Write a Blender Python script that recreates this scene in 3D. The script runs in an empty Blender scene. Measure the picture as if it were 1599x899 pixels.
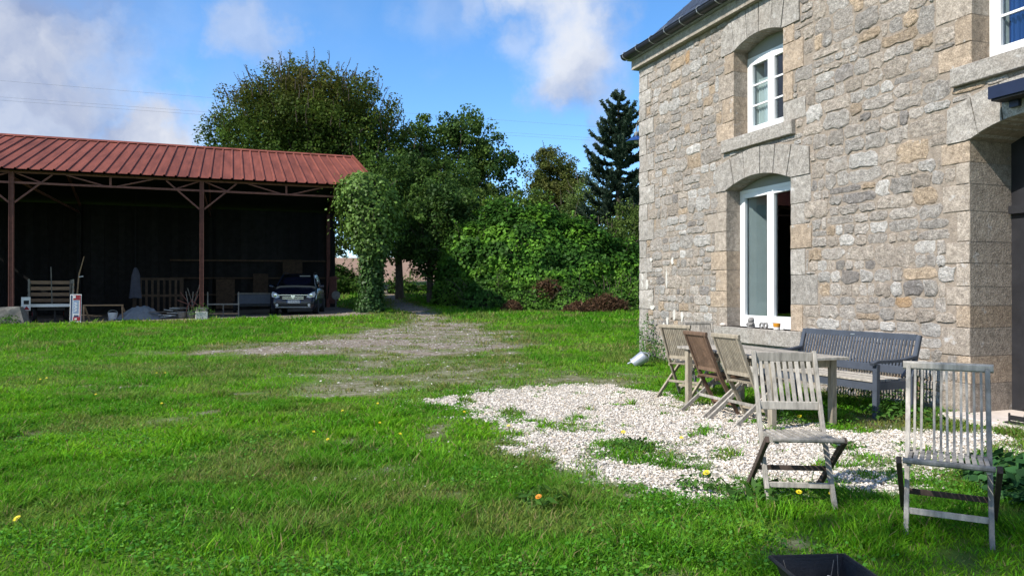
import bpy, math, random
import numpy as np
from mathutils import Vector, Matrix
R = math.radians
SC = bpy.context.scene
COL = SC.collection

# ---------------------------------------------------------------- camera, sky, sun, exposure
cam = bpy.data.cameras.new('camera'); cam.lens = 26.0; cam.sensor_width = 36.0
cam.clip_end = 4000; cam.clip_start = 0.05
co = bpy.data.objects.new('camera', cam); COL.objects.link(co)
co.location = (0, 0, 1.38); co.rotation_euler = (R(90.27), 0, 0)
SC.camera = co

SUN_H = (-0.867, -0.499); SUN_E = R(42)          # horizontal direction towards the sun, elevation
world = bpy.data.worlds.new('World'); SC.world = world; world.use_nodes = True
wn = world.node_tree.nodes; wl = world.node_tree.links
wn.clear()
sky = wn.new('ShaderNodeTexSky'); sky.sky_type = 'NISHITA'; sky.sun_disc = False
sky.sun_elevation = SUN_E; sky.sun_rotation = math.atan2(SUN_H[0], SUN_H[1])
sky.air_density = 0.7; sky.dust_density = 0.0; sky.ozone_density = 2.0
hs = wn.new('ShaderNodeHueSaturation'); hs.inputs['Saturation'].default_value = 1.28; hs.inputs['Value'].default_value = 1.42
gm = wn.new('ShaderNodeGamma'); gm.inputs[1].default_value = 0.9
wl.new(sky.outputs[0], gm.inputs[0]); wl.new(gm.outputs[0], hs.inputs['Color'])
bg = wn.new('ShaderNodeBackground'); bg.inputs['Strength'].default_value = 0.15
wl.new(hs.outputs[0], bg.inputs['Color'])
def wnode(t, **kw):
    n = wn.new(t)
    for k, v in kw.items(): setattr(n, k, v)
    return n
def wmath(op, a, b=None, clamp=False):
    n = wnode('ShaderNodeMath', operation=op, use_clamp=clamp)
    for i, v in enumerate((a, b)):
        if v is None: continue
        if isinstance(v, (int, float)): n.inputs[i].default_value = v
        else: wl.new(v, n.inputs[i])
    return n.outputs[0]
tc = wnode('ShaderNodeTexCoord')
no = wnode('ShaderNodeTexNoise'); no.inputs['Scale'].default_value = 7.0; no.inputs['Detail'].default_value = 7; no.inputs['Roughness'].default_value = 0.58
wl.new(tc.outputs['Generated'], no.inputs['Vector'])
sub = wnode('ShaderNodeVectorMath', operation='SUBTRACT'); sub.inputs[1].default_value = (.5, .5, .5)
wl.new(no.outputs['Color'], sub.inputs[0])
scl = wnode('ShaderNodeVectorMath', operation='SCALE'); scl.inputs['Scale'].default_value = 0.24
wl.new(sub.outputs[0], scl.inputs[0])
addv = wnode('ShaderNodeVectorMath', operation='ADD')
wl.new(tc.outputs['Generated'], addv.inputs[0]); wl.new(scl.outputs[0], addv.inputs[1])
# cumulus banks in the directions where they stand, unseen fill clouds, and a light scatter all over the sky
CLOUDS = [(-770, 375, .17, 1.0), (-800, 270, .16, .95), (-560, 265, .085, 1.1), (-620, 235, .09, 1.05), (-690, 225, .10, .9),
          (95, 375, .10, .95), (50, 335, .06, .9), (100, 440, .06, .7), (150, 245, .05, .85), (150, 340, .07, .7),
          (-400, 400, .055, .55), (-40, 430, .05, .4), (-120, 470, .08, .25), (-600, 470, .10, .3),
          (-1500, 420, .32, .9), (1500, 500, .34, .9)]
FILL_CLOUDS = [((-.8, -.5, .35), .4, .95), ((.3, -.9, .4), .42, .95), ((.9, -.2, .45), .4, .95), ((-.3, -.3, .9), .34, .9), ((.5, .2, .85), .36, .9), ((-.75, .1, .75), .30, .9), ((.1, -.7, .75), .3, .8), ((-.2, -.95, .15), .35, .9)]  # unseen clouds, added to whiten the ambient light
mask = None
for d, rad, amp in [(Vector((px / 1155, 1, py / 1155)).normalized(), r_, a_) for px, py, r_, a_ in CLOUDS] + [(Vector(d_).normalized(), r_, a_) for d_, r_, a_ in FILL_CLOUDS]:
    dist = wnode('ShaderNodeVectorMath', operation='DISTANCE'); dist.inputs[1].default_value = d
    wl.new(addv.outputs[0], dist.inputs[0])
    mr = wnode('ShaderNodeMapRange', interpolation_type='SMOOTHSTEP')
    mr.inputs['From Min'].default_value = rad * 1.2; mr.inputs['From Max'].default_value = rad * 0.30
    mr.inputs['To Min'].default_value = 0; mr.inputs['To Max'].default_value = amp
    wl.new(dist.outputs['Value'], mr.inputs['Value'])
    mask = mr.outputs[0] if mask is None else wmath('MAXIMUM', mask, mr.outputs[0])
n2 = wnode('ShaderNodeTexNoise'); n2.inputs['Scale'].default_value = 2.3; n2.inputs['Detail'].default_value = 6
wl.new(tc.outputs['Generated'], n2.inputs['Vector'])
mr2 = wnode('ShaderNodeMapRange', interpolation_type='SMOOTHSTEP')
mr2.inputs['From Min'].default_value = .52; mr2.inputs['From Max'].default_value = .80; mr2.inputs['To Max'].default_value = .45
wl.new(n2.outputs['Fac'], mr2.inputs['Value'])
mask = wmath('MAXIMUM', mask, mr2.outputs[0], True)
n3 = wnode('ShaderNodeTexNoise'); n3.inputs['Scale'].default_value = 4.2; n3.inputs['Detail'].default_value = 5
wl.new(addv.outputs[0], n3.inputs['Vector'])
cr = wnode('ShaderNodeValToRGB')
cr.color_ramp.elements[0].position = .36; cr.color_ramp.elements[0].color = (.33, .43, .68, 1)
cr.color_ramp.elements[1].position = .62; cr.color_ramp.elements[1].color = (.90, .93, 1.0, 1)
wl.new(n3.outputs['Fac'], cr.inputs[0])
bgc = wnode('ShaderNodeBackground'); bgc.inputs['Strength'].default_value = 0.62
wl.new(cr.outputs[0], bgc.inputs['Color'])
mx = wnode('ShaderNodeMixShader'); wl.new(mask, mx.inputs[0]); wl.new(bg.outputs[0], mx.inputs[1]); wl.new(bgc.outputs[0], mx.inputs[2])
wo = wnode('ShaderNodeOutputWorld'); wl.new(mx.outputs[0], wo.inputs['Surface'])

sl = bpy.data.lights.new('sun', 'SUN'); sl.energy = 4.4; sl.angle = R(0.55); sl.color = (1.0, .94, .84)
so = bpy.data.objects.new('sun', sl); COL.objects.link(so); so.location = (-30, -15, 30)
sd = Vector((SUN_H[0] * math.cos(SUN_E), SUN_H[1] * math.cos(SUN_E), math.sin(SUN_E)))
so.rotation_euler = sd.to_track_quat('Z', 'Y').to_euler()
vs = SC.view_settings; vs.view_transform = 'Standard'; vs.look = 'None'; vs.exposure = 0.6; vs.gamma = 1.0
vs.use_curve_mapping = False
SC.cycles.max_bounces = 6; SC.cycles.transparent_max_bounces = 12
SC.cycles.use_denoising = True

# ---------------------------------------------------------------- numeric helpers
rng = np.random.default_rng(7)
random.seed(7)
def vnoise(x, y, seed=0):
    x = np.asarray(x, float); y = np.asarray(y, float)
    xi = np.floor(x).astype(np.int64); yi = np.floor(y).astype(np.int64)
    fx = x - xi; fy = y - yi
    fx = fx * fx * (3 - 2 * fx); fy = fy * fy * (3 - 2 * fy)
    def h(a, b):
        n = (a * 374761393 + b * 668265263 + seed * 1442695041) & 0x7fffffff
        n = ((n ^ (n >> 13)) * 1274126177) & 0x7fffffff
        return ((n ^ (n >> 16)) & 0xffff) / 65535.0
    return (h(xi, yi) * (1 - fx) + h(xi + 1, yi) * fx) * (1 - fy) + (h(xi, yi + 1) * (1 - fx) + h(xi + 1, yi + 1) * fx) * fy
def fbm(x, y, seed=0, oct=4):
    s = 0; a = .5; t = 0
    for i in range(oct):
        s = s + a * vnoise(np.asarray(x) * 2 ** i, np.asarray(y) * 2 ** i, seed + i * 17); t += a; a *= .5
    return s / t
def sstep(a, b, x):
    t = np.clip((np.asarray(x, float) - a) / (b - a), 0, 1); return t * t * (3 - 2 * t)

# ---------------------------------------------------------------- terrain
HC = (2.60, 15.0); HA = math.atan2(-.940, .341)           # house corner, direction of its front wall
BC = (-16.76, 24.75); BA = math.atan2(.354, .935)         # barn: foot of the first post, direction of its front
def barn_local(x, y):
    dx = np.asarray(x) - BC[0]; dy = np.asarray(y) - BC[1]
    return dx * .935 + dy * .354, -dx * .354 + dy * .935
def house_local(x, y):
    dx = np.asarray(x) - HC[0]; dy = np.asarray(y) - HC[1]
    return dx * .341 - dy * .940, dx * .940 + dy * .341
PY = [-700, -40, 0, 9, 12, 16, 25, 29, 35, 45, 55, 110, 200, 600, 2500]
PZ = [-6, -1, 0, 0, .0, .09, .33, .50, .82, 1.25, 1.75, 6.4, 10, 14, 30]
_fy = np.linspace(-700, 2500, 6401); _fz = np.interp(_fy, PY, PZ)
_k = np.hanning(9); _k /= _k.sum(); _fz = np.convolve(np.pad(_fz, 4, mode='edge'), _k, 'valid')
def gz(x, y):
    x = np.asarray(x, float); y = np.asarray(y, float)
    z = np.interp(y, _fy, _fz)
    z = z + (fbm(x * .35, y * .35, 3) - .5) * .10 * sstep(3, 9, y) * (1 - sstep(60, 90, y))
    z = z + (fbm(x * .02, y * .02, 9) - .5) * 8 * sstep(120, 400, np.hypot(x, y))
    z = z + .16 * np.exp(-((x + 5.6) ** 2 + (y - 28.2) ** 2) / 1.6)
    lx, ly = barn_local(x, y)
    w = sstep(-8.5, -7, lx) * (1 - sstep(12.3, 14, lx)) * sstep(-.9, .5, ly) * (1 - sstep(12.2, 15, ly))
    zb = .27 + .0215 * np.clip(lx, -7, 13)
    z = z * (1 - w) + zb * w
    t, d = house_local(x, y)                                # level along the wall, a little lower by the door
    w2 = sstep(-1.2, .3, d) * (1 - sstep(14, 20, d)) * sstep(-1.5, 0, t) * (1 - sstep(14, 18, t))
    return z * (1 - w2) + (.07 - .013 * np.clip(t, 0, 11)) * w2
def g1(x, y): return float(gz(x, y))
def onground(px, py):
    """world point where the line of sight (as seen when surveying the yard) meets the terrain"""
    r = Vector(((px - 799.5) / 1155, 1, (455 - py) / 1155)); lo = 1.5
    y = 1.5
    while y < 150:
        if 1.38 + r.z * y < g1(r.x * y, y): break
        y += .05 if y < 20 else .2
    return (r.x * y, y)

# ---------------------------------------------------------------- mesh helpers
def np_mesh(name, V, F, tint=None, smooth=False, mats=None):
    V = np.ascontiguousarray(V, np.float32); F = np.ascontiguousarray(F, np.int32)
    me = bpy.data.meshes.new(name); n, k = F.shape
    me.vertices.add(len(V)); me.vertices.foreach_set('co', V.ravel())
    me.loops.add(n * k); me.loops.foreach_set('vertex_index', F.ravel())
    me.polygons.add(n); me.polygons.foreach_set('loop_start', np.arange(0, n * k, k, dtype=np.int32))
    me.polygons.foreach_set('use_smooth', np.full(n, bool(smooth)))
    me.update(calc_edges=True)
    if tint is not None: set_tint(me, tint)
    return me
def set_tint(me, tint):
    a = me.color_attributes.new('tint', 'FLOAT_COLOR', 'POINT')
    t = np.ones((len(me.vertices), 4), np.float32); t[:, :3] = tint
    a.data.foreach_set('color', t.ravel())
class MB:
    def __init__(s): s.v = []; s.f = []; s.sm = False
    def add(s, V, F):
        o = len(s.v); s.v += [tuple(p) for p in V]; s.f += [tuple(i + o for i in f) for f in F]; return s
    def box(s, c, size, rz=0, M=None):
        a, b, d = [q / 2 for q in size]; V = []
        for z in (-d, d):
            for x, y in ((-a, -b), (a, -b), (a, b), (-a, b)):
                p = Vector((x, y, z))
                if rz: p = Matrix.Rotation(rz, 3, 'Z') @ p
                if M is not None: p = M @ p
                V.append(p + Vector(c))
        return s.add(V, [(3, 2, 1, 0), (4, 5, 6, 7), (0, 1, 5, 4), (1, 2, 6, 5), (2, 3, 7, 6), (3, 0, 4, 7)])
    def beam(s, p0, p1, w, h, side=(1, 0, 0), ch=.12, w1=None, h1=None):
        """chamfered bar from p0 to p1; w runs along side"""
        p0 = Vector(p0); p1 = Vector(p1); d = (p1 - p0).normalized(); sd_ = Vector(side)
        sd_ = (sd_ - d * sd_.dot(d)).normalized(); up = d.cross(sd_)
        V = []
        for p, ww, hh in ((p0, w, h), (p1, w1 or w, h1 or h)):
            c = min(ww, hh) * ch
            for x, y in ((-ww/2+c, -hh/2), (ww/2-c, -hh/2), (ww/2, -hh/2+c), (ww/2, hh/2-c), (ww/2-c, hh/2), (-ww/2+c, hh/2), (-ww/2, hh/2-c), (-ww/2, -hh/2+c)):
                V.append(p + sd_ * x + up * y)
        F = [tuple(range(7, -1, -1)), tuple(range(8, 16))]
        for i in range(8): j = (i + 1) % 8; F.append((i, j, j + 8, i + 8))
        return s.add(V, F)
    def tube(s, pts, rad, n=8, cap=True):
        pts = [Vector(p) for p in pts]
        if not hasattr(rad, '__len__'): rad = [rad] * len(pts)
        V = []; F = []
        for i, p in enumerate(pts):
            d = (pts[min(i + 1, len(pts) - 1)] - pts[max(i - 1, 0)]).normalized()
            a = Vector((0, 0, 1)) if abs(d.z) < .9 else Vector((1, 0, 0))
            u = d.cross(a).normalized(); w = d.cross(u)
            for k in range(n):
                q = 2 * math.pi * k / n; V.append(p + (u * math.cos(q) + w * math.sin(q)) * rad[i])
        for i in range(len(pts) - 1):
            for k in range(n):
                k2 = (k + 1) % n; F.append((i * n + k, (i + 1) * n + k, (i + 1) * n + k2, i * n + k2))
        if cap: F.append(tuple(range(n))); F.append(tuple(range((len(pts) - 1) * n + n - 1, (len(pts) - 1) * n - 1, -1)))
        return s.add(V, F)
    def lathe(s, prof, c=(0, 0, 0), n=20, M=None):
        V = []; F = []
        for r, z in prof:
            for k in range(n):
                q = 2 * math.pi * k / n; p = Vector((r * math.cos(q), r * math.sin(q), z))
                if M is not None: p = M @ p
                V.append(p + Vector(c))
        for i in range(len(prof) - 1):
            for k in range(n):
                k2 = (k + 1) % n; F.append((i * n + k, i * n + k2, (i + 1) * n + k2, (i + 1) * n + k))
        F.append(tuple(range(n - 1, -1, -1))); F.append(tuple(range((len(prof) - 1) * n, len(prof) * n)))
        return s.add(V, F)
    def prism(s, poly, y0, y1):
        """polygon in the x-z plane (seen from -y, anticlockwise) pushed from y0 to y1"""
        n = len(poly); V = [(x, y0, z) for x, z in poly] + [(x, y1, z) for x, z in poly]
        F = [tuple(range(n)), tuple(range(2 * n - 1, n - 1, -1))]
        for i in range(n): j = (i + 1) % n; F.append((i, i + n, j + n, j))
        return s.add(V, F)
    def mesh(s, name, smooth=False):
        me = bpy.data.meshes.new(name); me.from_pydata(s.v, [], s.f); me.update()
        if smooth: me.polygons.foreach_set('use_smooth', np.ones(len(me.polygons), bool))
        return me
def smooth_by_angle(me, ang=40):
    me.polygons.foreach_set('use_smooth', np.ones(len(me.polygons), bool))
    try: me.set_sharp_from_angle(angle=R(ang))
    except Exception: pass
def obj(name, data, mat=None, parent=None, loc=None, rz=None, smooth=None):
    if isinstance(data, MB): data = data.mesh(name)
    if smooth: smooth_by_angle(data, smooth)
    o = bpy.data.objects.new(name, data); COL.objects.link(o)
    if mat is not None and not data.materials: data.materials.append(mat)
    if parent is not None: o.parent = parent
    if loc is not None: o.location = loc
    if rz is not None: o.rotation_euler = (0, 0, rz)
    return o
def tag(o, label=None, cat=None, group=None, kind=None):
    if label: o['label'] = label
    if cat: o['category'] = cat
    if group: o['group'] = group
    if kind: o['kind'] = kind
    return o
def empty(name, loc, rz=0, label=None, cat=None, group=None):
    o = bpy.data.objects.new(name, None); COL.objects.link(o); o.empty_display_size = .2
    o.location = loc; o.rotation_euler = (0, 0, rz); return tag(o, label, cat, group)

# ---------------------------------------------------------------- materials
def pmat(name, col, rough=.7, var=.25, scale=6, bump=.0, bscale=40, metal=0, spec=.4, tint=False, col2=None, stretch=None, bdist=.01, detail=6, obj_rand=0):
    m = bpy.data.materials.new(name); m.use_nodes = True; N = m.node_tree.nodes; L = m.node_tree.links
    b = N['Principled BSDF']; b.inputs['Roughness'].default_value = rough; b.inputs['Metallic'].default_value = metal
    b.inputs['Specular IOR Level'].default_value = spec
    t = N.new('ShaderNodeTexCoord'); vec = t.outputs['Object']
    if stretch:
        mp = N.new('ShaderNodeMapping'); mp.inputs['Scale'].default_value = stretch; L.new(vec, mp.inputs[0]); vec = mp.outputs[0]
    n = N.new('ShaderNodeTexNoise'); n.inputs['Scale'].default_value = scale; n.inputs['Detail'].default_value = detail; n.inputs['Roughness'].default_value = .62
    L.new(vec, n.inputs['Vector'])
    cr = N.new('ShaderNodeValToRGB'); e = cr.color_ramp.elements
    c2 = col2 or tuple(c * (1 + var) for c in col); c1 = tuple(c * (1 - var) for c in col)
    e[0].position = .32; e[0].color = (*c1, 1); e[1].position = .68; e[1].color = (*c2, 1)
    L.new(n.outputs['Fac'], cr.inputs[0]); out = cr.outputs[0]
    if tint:
        a = N.new('ShaderNodeAttribute'); a.attribute_name = 'tint'
        mm = N.new('ShaderNodeMix'); mm.data_type = 'RGBA'; mm.blend_type = 'MULTIPLY'; mm.inputs[0].default_value = 1
        L.new(out, mm.inputs[6]); L.new(a.outputs['Color'], mm.inputs[7]); out = mm.outputs[2]
    if obj_rand:
        oi = N.new('ShaderNodeObjectInfo'); mr = N.new('ShaderNodeMapRange'); mr.inputs[3].default_value = 1 - obj_rand; mr.inputs[4].default_value = 1 + obj_rand
        L.new(oi.outputs['Random'], mr.inputs[0])
        mm = N.new('ShaderNodeMix'); mm.data_type = 'RGBA'; mm.blend_type = 'MULTIPLY'; mm.inputs[0].default_value = 1
        L.new(out, mm.inputs[6]); L.new(mr.outputs[0], mm.inputs[7]); out = mm.outputs[2]
    L.new(out, b.inputs['Base Color'])
    if bump:
        n2 = N.new('ShaderNodeTexNoise'); n2.inputs['Scale'].default_value = bscale; n2.inputs['Detail'].default_value = 8; n2.inputs['Roughness'].default_value = .65
        L.new(vec, n2.inputs['Vector'])
        bp = N.new('ShaderNodeBump'); bp.inputs['Strength'].default_value = bump; bp.inputs['Distance'].default_value = bdist
        L.new(n2.outputs['Fac'], bp.inputs['Height']); L.new(bp.outputs[0], b.inputs['Normal'])
    return m
def leafmat(name, col=(1, 1, 1), trans=.35, gloss=.012, rough=.5):
    m = bpy.data.materials.new(name); m.use_nodes = True; N = m.node_tree.nodes; L = m.node_tree.links; N.clear()
    a = N.new('ShaderNodeAttribute'); a.attribute_name = 'tint'
    mm = N.new('ShaderNodeMix'); mm.data_type = 'RGBA'; mm.blend_type = 'MULTIPLY'; mm.inputs[0].default_value = 1
    L.new(a.outputs['Color'], mm.inputs[6]); mm.inputs[7].default_value = (*col, 1)
    d = N.new('ShaderNodeBsdfDiffuse'); tr = N.new('ShaderNodeBsdfTranslucent'); g = N.new('ShaderNodeBsdfGlossy'); g.inputs['Roughness'].default_value = rough
    L.new(mm.outputs[2], d.inputs[0]); L.new(mm.outputs[2], tr.inputs[0]); g.inputs[0].default_value = (.5, .55, .5, 1)
    m1 = N.new('ShaderNodeMixShader'); m1.inputs[0].default_value = trans; L.new(d.outputs[0], m1.inputs[1]); L.new(tr.outputs[0], m1.inputs[2])
    m2 = N.new('ShaderNodeMixShader'); m2.inputs[0].default_value = gloss; L.new(m1.outputs[0], m2.inputs[1]); L.new(g.outputs[0], m2.inputs[2])
    o = N.new('ShaderNodeOutputMaterial'); L.new(m2.outputs[0], o.inputs[0]); return m
def glassmat(name, tintc=(.85, .9, .92), refl=1.0):
    m = bpy.data.materials.new(name); m.use_nodes = True; N = m.node_tree.nodes; L = m.node_tree.links; N.clear()
    t = N.new('ShaderNodeBsdfTransparent'); t.inputs[0].default_value = (*tintc, 1)
    g = N.new('ShaderNodeBsdfGlossy'); g.inputs['Roughness'].default_value = .01
    f = N.new('ShaderNodeFresnel'); ge = N.new('ShaderNodeNewGeometry'); mr = N.new('ShaderNodeMapRange'); mr.inputs[3].default_value = 1.5; mr.inputs[4].default_value = 1 / 1.5
    L.new(ge.outputs['Backfacing'], mr.inputs[0]); L.new(mr.outputs[0], f.inputs[0])
    mu = N.new('ShaderNodeMath'); mu.operation = 'MULTIPLY'; mu.inputs[1].default_value = refl; mu.use_clamp = True
    L.new(f.outputs[0], mu.inputs[0])
    x = N.new('ShaderNodeMixShader'); L.new(mu.outputs[0], x.inputs[0]); L.new(t.outputs[0], x.inputs[1]); L.new(g.outputs[0], x.inputs[2])
    o = N.new('ShaderNodeOutputMaterial'); L.new(x.outputs[0], o.inputs[0]); return m
def stonemat(name, rough_=1.0):
    """granite rubble: per-stone tint, fine grain, pale lichen, dark specks"""
    m = bpy.data.materials.new(name); m.use_nodes = True; N = m.node_tree.nodes; L = m.node_tree.links
    b = N['Principled BSDF']; b.inputs['Roughness'].default_value = .9; b.inputs['Specular IOR Level'].default_value = .15
    tc_ = N.new('ShaderNodeTexCoord'); vec = tc_.outputs['Object']
    def noise(sc, det=6, ro=.6):
        n = N.new('ShaderNodeTexNoise'); n.inputs['Scale'].default_value = sc; n.inputs['Detail'].default_value = det; n.inputs['Roughness'].default_value = ro
        L.new(vec, n.inputs['Vector']); return n.outputs['Fac']
    def ramp(f, p0, p1, c0, c1):
        r = N.new('ShaderNodeValToRGB'); r.color_ramp.elements[0].position = p0; r.color_ramp.elements[1].position = p1
        r.color_ramp.elements[0].color = c0; r.color_ramp.elements[1].color = c1; L.new(f, r.inputs[0]); return r.outputs[0]
    def mixc(mode, fac, a, c):
        x = N.new('ShaderNodeMix'); x.data_type = 'RGBA'; x.blend_type = mode
        for i, v in ((0, fac), (6, a), (7, c)):
            if isinstance(v, (int, float)): x.inputs[i].default_value = v
            elif isinstance(v, tuple): x.inputs[i].default_value = v
            else: L.new(v, x.inputs[i])
        return x.outputs[2]
    at = N.new('ShaderNodeAttribute'); at.attribute_name = 'tint'
    base = mixc('MULTIPLY', 1.0, at.outputs['Color'], ramp(noise(13, 10, .78), .34, .66, (.58, .57, .56, 1), (1.42, 1.41, 1.40, 1)))
    base = mixc('MULTIPLY', 1.0, base, ramp(noise(60, 4, .7), .36, .62, (.62, .61, .61, 1), (1.18, 1.18, 1.18, 1)))
    base = mixc('MIX', ramp(noise(5.5, 7, .72), .60, .69, (0, 0, 0, 1), (.8, .8, .8, 1)), base, (.52, .51, .50, 1))
    base = mixc('MIX', ramp(noise(2.2, 6, .7), .48, .66, (0, 0, 0, 1), (.35, .35, .35, 1)), base, (.26, .22, .185, 1))
    base = mixc('MIX', ramp(noise(3.7, 8, .78), .66, .74, (0, 0, 0, 1), (.75, .75, .75, 1)), base, (.10, .095, .088, 1))
    L.new(base, b.inputs['Base Color'])
    ad = N.new('ShaderNodeMath'); ad.operation = 'MULTIPLY_ADD'; L.new(noise(24, 10, .72), ad.inputs[0]); ad.inputs[1].default_value = 1.0; L.new(noise(9 if rough_ > .5 else 40, 5), ad.inputs[2])
    bp = N.new('ShaderNodeBump'); bp.inputs['Strength'].default_value = .9; bp.inputs['Distance'].default_value = .035 * rough_
    L.new(ad.outputs[0], bp.inputs['Height']); L.new(bp.outputs[0], b.inputs['Normal'])
    return m
M = {}
M['stone'] = stonemat('granite'); M['dressed'] = stonemat('dressed_granite', .22)
M['mortar'] = pmat('lime_mortar', (.30, .252, .208), .95, .22, 16, .9, 50, spec=.1, bdist=.02)
M['slate'] = pmat('slate', (.045, .05, .065), .45, .35, 12, .25, 50, obj_rand=.35)
M['slate_dark'] = pmat('dark_slate_gutter', (.02, .022, .03), .4, .3, 12, .1, 50)
M['zinc'] = pmat('zinc', (.42, .44, .46), .4, .15, 10, metal=.7)
M['pvc'] = pmat('white_pvc', (.80, .81, .82), .35, .03, 4, spec=.5)
M['shade_white'] = pmat('shaded_white', (.26, .26, .24), .6, .05, 4)  # white darkened to grey, the arch's shade put into the colour
M['glass'] = glassmat('window_glass', refl=1.3)
M['plaster'] = pmat('interior_plaster', (.62, .65, .61), .9, .05, 4)
M['dark_room'] = pmat('dark_room', (.05, .045, .04), .95, .2, 3)
M['door'] = pmat('dark_door_paint', (.022, .022, .026), .45, .2, 6)
M['navy'] = pmat('navy_paint', (.012, .016, .04), .35, .2, 6)
M['step'] = pmat('pale_doorstep', (.60, .53, .48), .8, .15, 9, .3, 50)
M['teak'] = pmat('grey_weathered_teak', (.31, .285, .25), .85, .38, 9, .5, 60, stretch=(3, 3, .6), spec=.2, obj_rand=.24, bdist=.004)
M['teak_mid'] = pmat('dull_weathered_teak', (.30, .26, .20), .85, .30, 9, .5, 60, stretch=(3, 3, .6), spec=.2, obj_rand=.14, bdist=.004)
M['teak_brown'] = pmat('brown_teak', (.165, .105, .07), .75, .30, 9, .5, 60, stretch=(3, 3, .6), spec=.25, obj_rand=.2, bdist=.004)
M['teak_shaded'] = pmat('shaded_teak', (.075, .055, .045), .8, .30, 9, .5, 60, stretch=(3, 3, .6), spec=.2, obj_rand=.2, bdist=.004)  # teak darkened to put the side legs' shade into the colour
M['bench'] = pmat('slate_blue_paint', (.055, .066, .088), .55, .16, 7, .15, 60, spec=.4, obj_rand=.12)
M['red_sheet'] = pmat('red_roof_sheet', (.172, .052, .034), .7, .30, 2.2, .15, 20, spec=.12, obj_rand=.10, stretch=(1.6, .22, .22))
M['rust_steel'] = pmat('rust_red_steel', (.175, .066, .050), .7, .3, 7, .3, 40)
M['barn_dark'] = pmat('shade_dark_boards', (.016, .015, .015), .9, .35, 4, .4, 30, obj_rand=.35)  # near-black, the barn's inner shade is put into the colour
M['concrete'] = pmat('old_concrete', (.16, .15, .135), .95, .35, 6, .7, 30)
M['white_block'] = pmat('whitewashed_block', (.55, .53, .49), .9, .2, 9, .4, 40)
M['bark'] = pmat('bark', (.085, .07, .052), .95, .35, 6, .9, 25, stretch=(2, 2, .5), bdist=.03)
M['leaf'] = leafmat('leaf')
M['leaf_gloss'] = leafmat('glossy_leaf', gloss=.03, trans=.25, rough=.5)
M['grass'] = leafmat('grass_blade', trans=.45, gloss=.012)
M['pebble'] = pmat('cream_gravel', (.60, .565, .52), .85, .15, 30, spec=.25, tint=True)
M['plank_dark'] = pmat('dark_old_plank', (.085, .055, .035), .9, .3, 8, .4, 40, obj_rand=.25)
M['plank'] = pmat('raw_plank', (.30, .19, .11), .85, .3, 8, .4, 40, stretch=(.5, 3, 3), obj_rand=.25)
M['plank_grey'] = pmat('grey_plank', (.20, .18, .155), .9, .3, 8, .4, 40, obj_rand=.25)
M['white_paint'] = pmat('white_paint', (.72, .71, .69), .6, .1, 6)
M['red_paint'] = pmat('red_paint', (.30, .02, .025), .5, .15, 6)
M['blue_paint'] = pmat('pale_blue_print', (.26, .33, .47), .5, .15, 6)
M['darkblue'] = pmat('dark_blue_print', (.03, .045, .11), .5, .15, 6)
M['black'] = pmat('black_rubber', (.012, .012, .013), .7, .2, 9)
M['soot'] = pmat('sooty_black_iron', (.014, .013, .014), .55, .4, 12, .5, 50)
M['ash'] = pmat('white_ash', (.42, .40, .38), .95, .3, 20, .5, 60)
M['tarp'] = pmat('grey_tarpaulin', (.17, .185, .20), .6, .15, 4, .2, 20)
M['cloth'] = pmat('grey_cloth', (.075, .075, .095), .9, .15, 6)
M['car'] = pmat('dark_navy_car_paint', (.008, .010, .022), .18, .1, 3, spec=.6)
M['chrome'] = pmat('chrome', (.75, .76, .78), .18, .05, 3, metal=1)
M['lens'] = pmat('headlamp_lens', (.62, .64, .64), .12, .1, 20, spec=.7)
M['plate'] = pmat('number_plate', (.74, .75, .77), .4, .02, 3)
M['galv'] = pmat('galvanised_steel', (.36, .39, .45), .42, .12, 9, metal=.35)
M['lamp_blue'] = pmat('blue_enamel', (.015, .05, .19), .25, .08, 3, spec=.6)
M['bulb'] = pmat('bulb_glass', (.7, .7, .68), .2, .05, 3)
M['petal'] = pmat('yellow_petal', (.72, .58, .02), .6, .12, 40)
M['petal_orange'] = pmat('orange_petal', (.72, .26, .02), .6, .12, 40)
M['stem'] = pmat('green_stem', (.07, .16, .02), .6, .2, 20)
M['figurine'] = pmat('carved_grey_stone', (.21, .20, .195), .9, .3, 40, .6, 60)
M['amber'] = pmat('amber_glass', (.62, .27, .03), .25, .1, 10)
M['cable'] = pmat('power_cable', (.22, .23, .26), .6, .1, 3)

# ---------------------------------------------------------------- ground
def wpoly(pts): return np.array([onground(*p) for p in pts])
def sdist(x, y, P):
    """signed distance to a closed polygon, positive inside"""
    x = np.asarray(x, float); y = np.asarray(y, float)
    d2 = np.full(x.shape, 1e18); ins = np.zeros(x.shape, bool)
    for i in range(len(P)):
        ax, ay = P[i]; bx, by = P[(i + 1) % len(P)]
        ex, ey = bx - ax, by - ay; L2 = ex * ex + ey * ey + 1e-12
        t = np.clip(((x - ax) * ex + (y - ay) * ey) / L2, 0, 1)
        d2 = np.minimum(d2, (x - ax - t * ex) ** 2 + (y - ay - t * ey) ** 2)
        c = ((ay > y) != (by > y)) & (x < (bx - ax) * (y - ay) / ((by - ay) if by != ay else 1e-9) + ax)
        ins ^= c
    d = np.sqrt(d2); return np.where(ins, d, -d)
GRAVEL = wpoly([(668, 628), (740, 613), (850, 605), (960, 605), (1040, 616), (1075, 630), (1170, 640), (1240, 662), (1330, 672), (1420, 678), (1560, 680),
                (1570, 700), (1480, 712), (1400, 735), (1345, 752), (1215, 748), (1150, 765), (1075, 772), (1000, 764), (955, 744), (930, 718), (870, 705), (838, 688), (826, 668), (770, 652), (735, 640)])
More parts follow.
